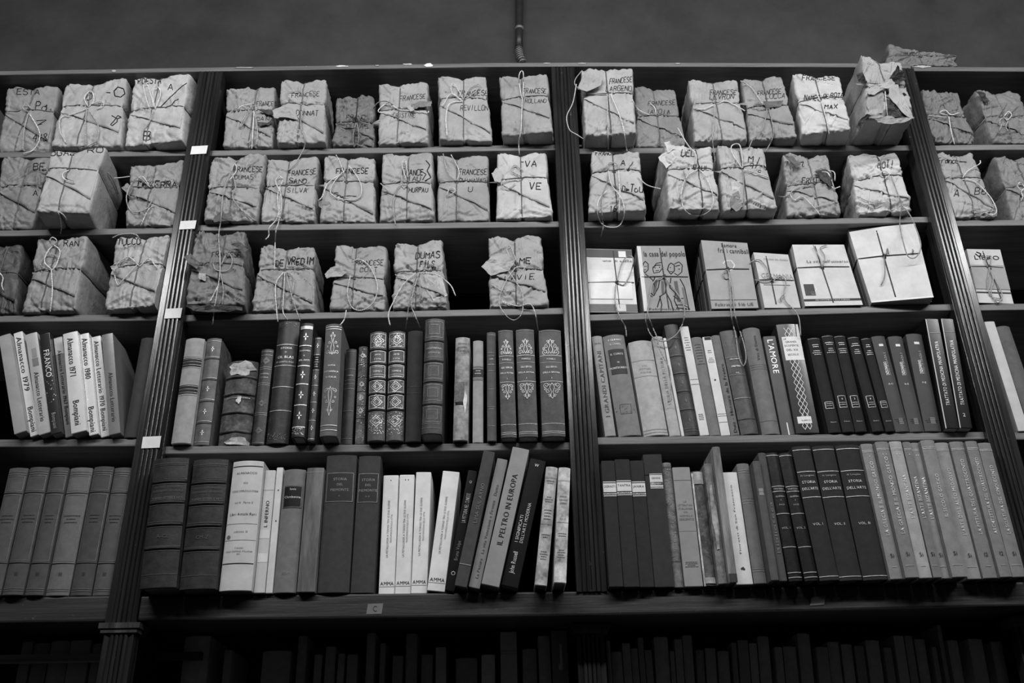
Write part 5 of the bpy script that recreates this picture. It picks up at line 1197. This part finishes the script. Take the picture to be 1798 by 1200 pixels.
BK((1162.7,813,1179.7,812.6,1198.5,1032.6,1184,1033),2,5,110,'worn','narrow worn book with mottled brocade spine',[('line',[.20,.96],.8,70),('speck',.2,.95,90,150)])
BK((1180,821.6,1211,820.6,1232,1030,1199.7,1032.6),2,5,142,'soft','grey paperbound book titled LA LETTERATURA ITALIANA DEL SEICENTO',[('line',[.885],.6,80),('t','LA',.70,4,110),('t','LETTERATURA',.67,4.4,110),('t','ITALIANA',.64,4.4,110),('t','DEL',.61,3.6,110),('t','NOVELLA',.58,4,110),('t','SEICENTO',.55,4.4,104),('line',[.45],.5,120),('mini',.15,.20,4,96)],dp=.17)
BK((1214,828,1232,828,1260,1030,1234.8,1030),2,5,90,'worn','broken book with splitting spine and a pale ragged edge',[('patch',.0,.98,-.98,-.72,180,'torn_edge','worn'),('patch',.88,.99,-.7,.95,150,'torn_edge','worn'),('patch',.02,.07,-.7,.95,150,'torn_edge','worn')],tatter=.0014)
BK((1233.6,814,1249,815,1277,1026.5,1261,1026.5),2,5,116,'worn','narrow ragged book with peeling paper spine',[('tear',0,.5,.7,.3,150)],tatter=.001)
BK((1245.7,785,1258.5,785,1292.8,1023,1277,1024),2,5,138,'brush','tall thin book in creased pale paper, rising above its neighbours',[('patch',.0,.06,-.97,.97,70,'torn_edge')],dp=.18,tatter=.0008)
BK((1266,830.8,1293,829.5,1324.7,1027.7,1294,1027.7),2,5,198,'soft','white paperbound book with thin upward lettering and a small device',[('vu','Fioretti di San Francesco',.26,.88,0,3.6,120),('dots',[(-.1,.135),(.05,.14),(.15,.13)],2.2,70)],dp=.16)
BK((1292,816,1314,813,1349,1025,1327,1027),2,5,118,'cloth','grey cloth book with thin double rules, beside the white paperbound one',[('line',[.94,.92,.70,.675,.655,.12,.10],.7,150)],dp=.17)
BK((1315,811,1326.6,809.5,1366.5,1019,1350.8,1021.7),2,5,96,'cloth','narrow grey book with a tiny pale label',[('patch',.70,.76,-.6,.6,140),('line',[.73],.6,70)])
BK((1323,795.7,1335.8,795.7,1383.4,1020.5,1369,1023),2,5,90,'cloth','narrow dark grey book with faint upward lettering, beside TREGGIA volumes',[('vu','Biblioteca',.2,.6,0,6,130)])
for q,n,l in [((1338,795.7,1362.4,795,1410,1021.7,1387,1023),'VOL. 1','black TREGGIA book, first volume, beside a narrow dark grey book'),((1364,795.7,1388,795.7,1438,1021.4,1415,1022.6),'VOL. 2',"black TREGGIA book, second volume, next to a STORIA DELL'ARTE book")]:
    BK(q,2,5,34,'leather',l,[('line',[.975,.725,.685,.51,.255,.065,.03],1.6,170),('t','TREGGIA',.705,3.4,180),('t','GUERRA',.645,3.2,175),('t','E',.615,2.6,170),('t','PACE',.58,3,170),('t',n,.40,4,180)],dp=.17)
for q,n,l in [((1389.7,785.7,1423.5,783,1475.5,1020,1441.6,1022.6),'VOL. I',"dark STORIA DELL'ARTE book marked VOL. I"),((1424.7,784.5,1465.8,782.6,1515,1020,1476.7,1022.6),'VOL. II',"dark STORIA DELL'ARTE book marked VOL. II"),((1467.5,783,1509,781,1563.7,1017.7,1519,1022.6),'VOL. III',"wide dark STORIA DELL'ARTE book marked VOL. III")]:
    BK(q,2,5,58,'cloth',l,[('line',[.97,.80,.605,.03],1.3,190),('t','H. Lavagnino',.77,3.6,170),('t','STORIA',.72,5.4,205),('t',"DELL'ARTE",.67,5.4,205),('t',n,.405,5,195)],dp=.19,round_=.1)
JT = ['LA GRECIA E IL MONDO GRECO','LA GRECIA E IL MONDO GRECO',"L'ARTE BIZANTINA","L'ARTE BIZANTINA","L'ARTE BIZANTINA",'IL SECOLO GOTICO',"L'ARTE DELL ALTO MEDIOEVO",'LA PITTURA DEL QUATTROCENTO','ARCHITETTURA DEL QUATTROCENTO','LA SCULTURA DEL CINQUECENTO']
JL = ['pale cloth LA GRECIA volume marked with one dot','pale cloth LA GRECIA volume marked with two dots',"lightest pale cloth L'ARTE BIZANTINA volume, widest of the three","narrow pale cloth L'ARTE BIZANTINA volume marked with one dot","narrow pale cloth L'ARTE BIZANTINA volume marked with two dots",'pale cloth IL SECOLO GOTICO volume','pale cloth volume on the arts of the Middle Ages in two lines','pale cloth LA PITTURA DEL QUATTROCENTO volume','pale cloth ARCHITETTURA DEL QUATTROCENTO volume','pale cloth volume at the end of the SI series, frayed at its head']
JQ = [(1510.5,781,1532,779,1586.6,1017.7,1565,1019),(1537,777,1558.9,775,1613,1015,1588,1016.5),(1561.8,776,1583,775,1638.6,1016,1615,1016.5),(1584,777,1598,776,1654,1015,1640,1016),(1599.5,778.5,1613,777.7,1671,1016.5,1655.5,1017.7),(1615,775,1639.8,772,1698,1014,1672.5,1015),(1642,778.5,1666.4,777,1725.6,1017,1702.7,1019),(1668,776.8,1691,775,1754.6,1015,1728,1017.7),(1693.7,776,1714.7,774,1776.4,1014,1756,1015),(1717,779,1740,776.8,1803,1014,1779,1014.6)]
JG = [136,128,158,124,134,138,142,130,126,130]
for i,q in enumerate(JQ):
    s = [.66,.66,.45,.42,.42,.44,.62,.62,.62,.6][i]; e = [.86,.88,.74,.73,.73,.74,.80,.86,.87,.82][i]
    BK(q,2,5,JG[i],'cloth',JL[i],[('line',[.945,.935],.8,190),('vu',JT[i],.305 if i not in (2,3,4,5) else .42,e,.05,7,200),('t','Si' if i not in (7,8) else '12',.165,8,26),('mini',.075,.09,1,180)]+([('dots',[(0,.90)],1,210)] if i in (0,3) else [('dots',[(-.25,.90),(.25,.90)],1,210)] if i in (1,2,4) else []),dp=.18,round_=.10)

# ================================================================== DIM BOOKS UNDER THE LEDGE
LOW = [(40,58,1128,52),(60,88,1130,44),(88,122,1126,60),(125,160,1125,64),(163,183,1131,56),
 (324,370,1110,74),(395,408,1142,48),(460,511,1143,58),(524,540,1117,50),(553,566,1150,54),(572,590,1136,56),(594,606,1148,56),(610,628,1150,50),
 (645,660,1107,62),(668,677,1130,52),(690,708,1152,44),(713,733,1113,50),(740,760,1150,46),(765,783,1137,72),(800,838,1156,50),(845,869,1150,120),(878,907,1110,84),(917,942,1140,58),(944,965,1117,64),(967,995,1108,36),
 (1064,1071,1125,64),(1073,1092,1145,74),(1092,1106,1130,76),(1107,1119,1139,64),(1120,1130,1120,56),(1131,1143,1142,60),(1149,1174,1119,84),(1175,1183,1144,70),(1184,1197,1123,76),(1198,1215,1116,76),(1222,1236,1142,52),(1238,1256,1139,70),(1260,1280,1144,72),(1284,1293,1129,56),(1295,1313,1125,60),(1315,1329,1130,84),(1330,1350,1118,78),(1360,1373,1137,72),(1375,1398,1136,76),(1400,1422,1113,78),(1433,1453,1137,70),(1453,1473,1128,76),(1477,1496,1132,78),(1500,1516,1135,48),(1520,1544,1125,80),(1552,1566,1138,60),(1569,1586,1117,84),(1588,1602,1117,62),(1606,1624,1123,72),(1636,1644,1137,60),(1645,1652,1098,58),(1664,1682,1125,72),(1700,1724,1123,74),(1740,1760,1128,60)]
ANCH = [(-.93,'the outer grey encyclopedia volumes'),(-.78,'the encyclopedia volume by the labelled upright'),(-.50,'the massive leather dictionaries'),(-.38,'the thick cream book'),(-.26,'the brushed-pattern book'),(-.13,'the STORIA DEL PIEMONTE pair'),(-.02,'the white AMMA paperbacks'),(.08,'the leaning grey books'),(.19,'the worn cream pair'),(.28,'the white-labelled dark books'),(.40,'the SEICENTO book'),(.50,'the white paperbound book'),(.60,'the TREGGIA volumes'),(.74,"the STORIA DELL'ARTE volumes"),(.84,'the LA GRECIA volumes'),(.94,"the L'ARTE BIZANTINA volumes"),(1.04,'the SECOLO GOTICO volume'),(9,'the last volumes of the SI series')]
def low_label(x, w, g, yt):
    return 'dim %s %s book under the ledge, below %s' % ('tall' if yt < 1122 else 'short' if yt > 1138 else 'middling', 'thin' if w < .014 else 'thick' if w > .024 else 'slim', next(t for a, t in ANCH if x < a))
for i,(xa,xb,yt,g) in enumerate(LOW):
    rnd = random.Random(i*7+1); y = .128
    X0, X1 = on_y(xa, yt, y), on_y(xb, yt, y); xm = (X0[0]+X1[0])/2; w = X1[0]-X0[0]; z = X0[2]
    if xa > 1180: lean = .05
    elif xa < 380: lean = -.02
    else: lean = rnd.uniform(-.01, .01)
    # find the pixels of the foot on the low shelf so that the common builder can be used
    def topx(P):
        d = np.asarray(P)-CAM; a = d@_f; return 899+FPX*(d@_r)/a, 600-FPX*(d@_u)/a
    fx = xm-lean*(z-LOWZ)
    bl, br = topx((fx-w/2, y, LOWZ)), topx((fx+w/2, y, LOWZ))
    spec = {5: 'dim grey box file standing apart under the ledge', 20: 'dim pale-footed book lying low under the ledge', 21: 'dim book with two gilt bands under the ledge', 24: 'black book with a white mark on its spine under the ledge', 13: 'tall dim narrow book rising alone under the ledge', 55: 'tall thin dim book rising above its neighbours under the ledge'}
    deco = {21: [('line', [.86, .84], 2, 170)], 24: [('patch', .72, .9, .0, .3, 225, 'printed_mark'), ('patch', .72, .76, -.2, .3, 225, 'printed_mark'), ('speck', .6, .95, 30, 160)]}.get(i, [])
    BK((xa, yt, xb, yt, br[0], br[1], bl[0], bl[1]), 1, 5, g+110, 'cloth' if i % 3 else 'soft', spec.get(i) or low_label(xm, w, g, yt), deco, dp=.14, group=None if i in spec else 'dim books on the low shelf under the ledge', z=LOWZ, y=y)

settle()
run_queue()
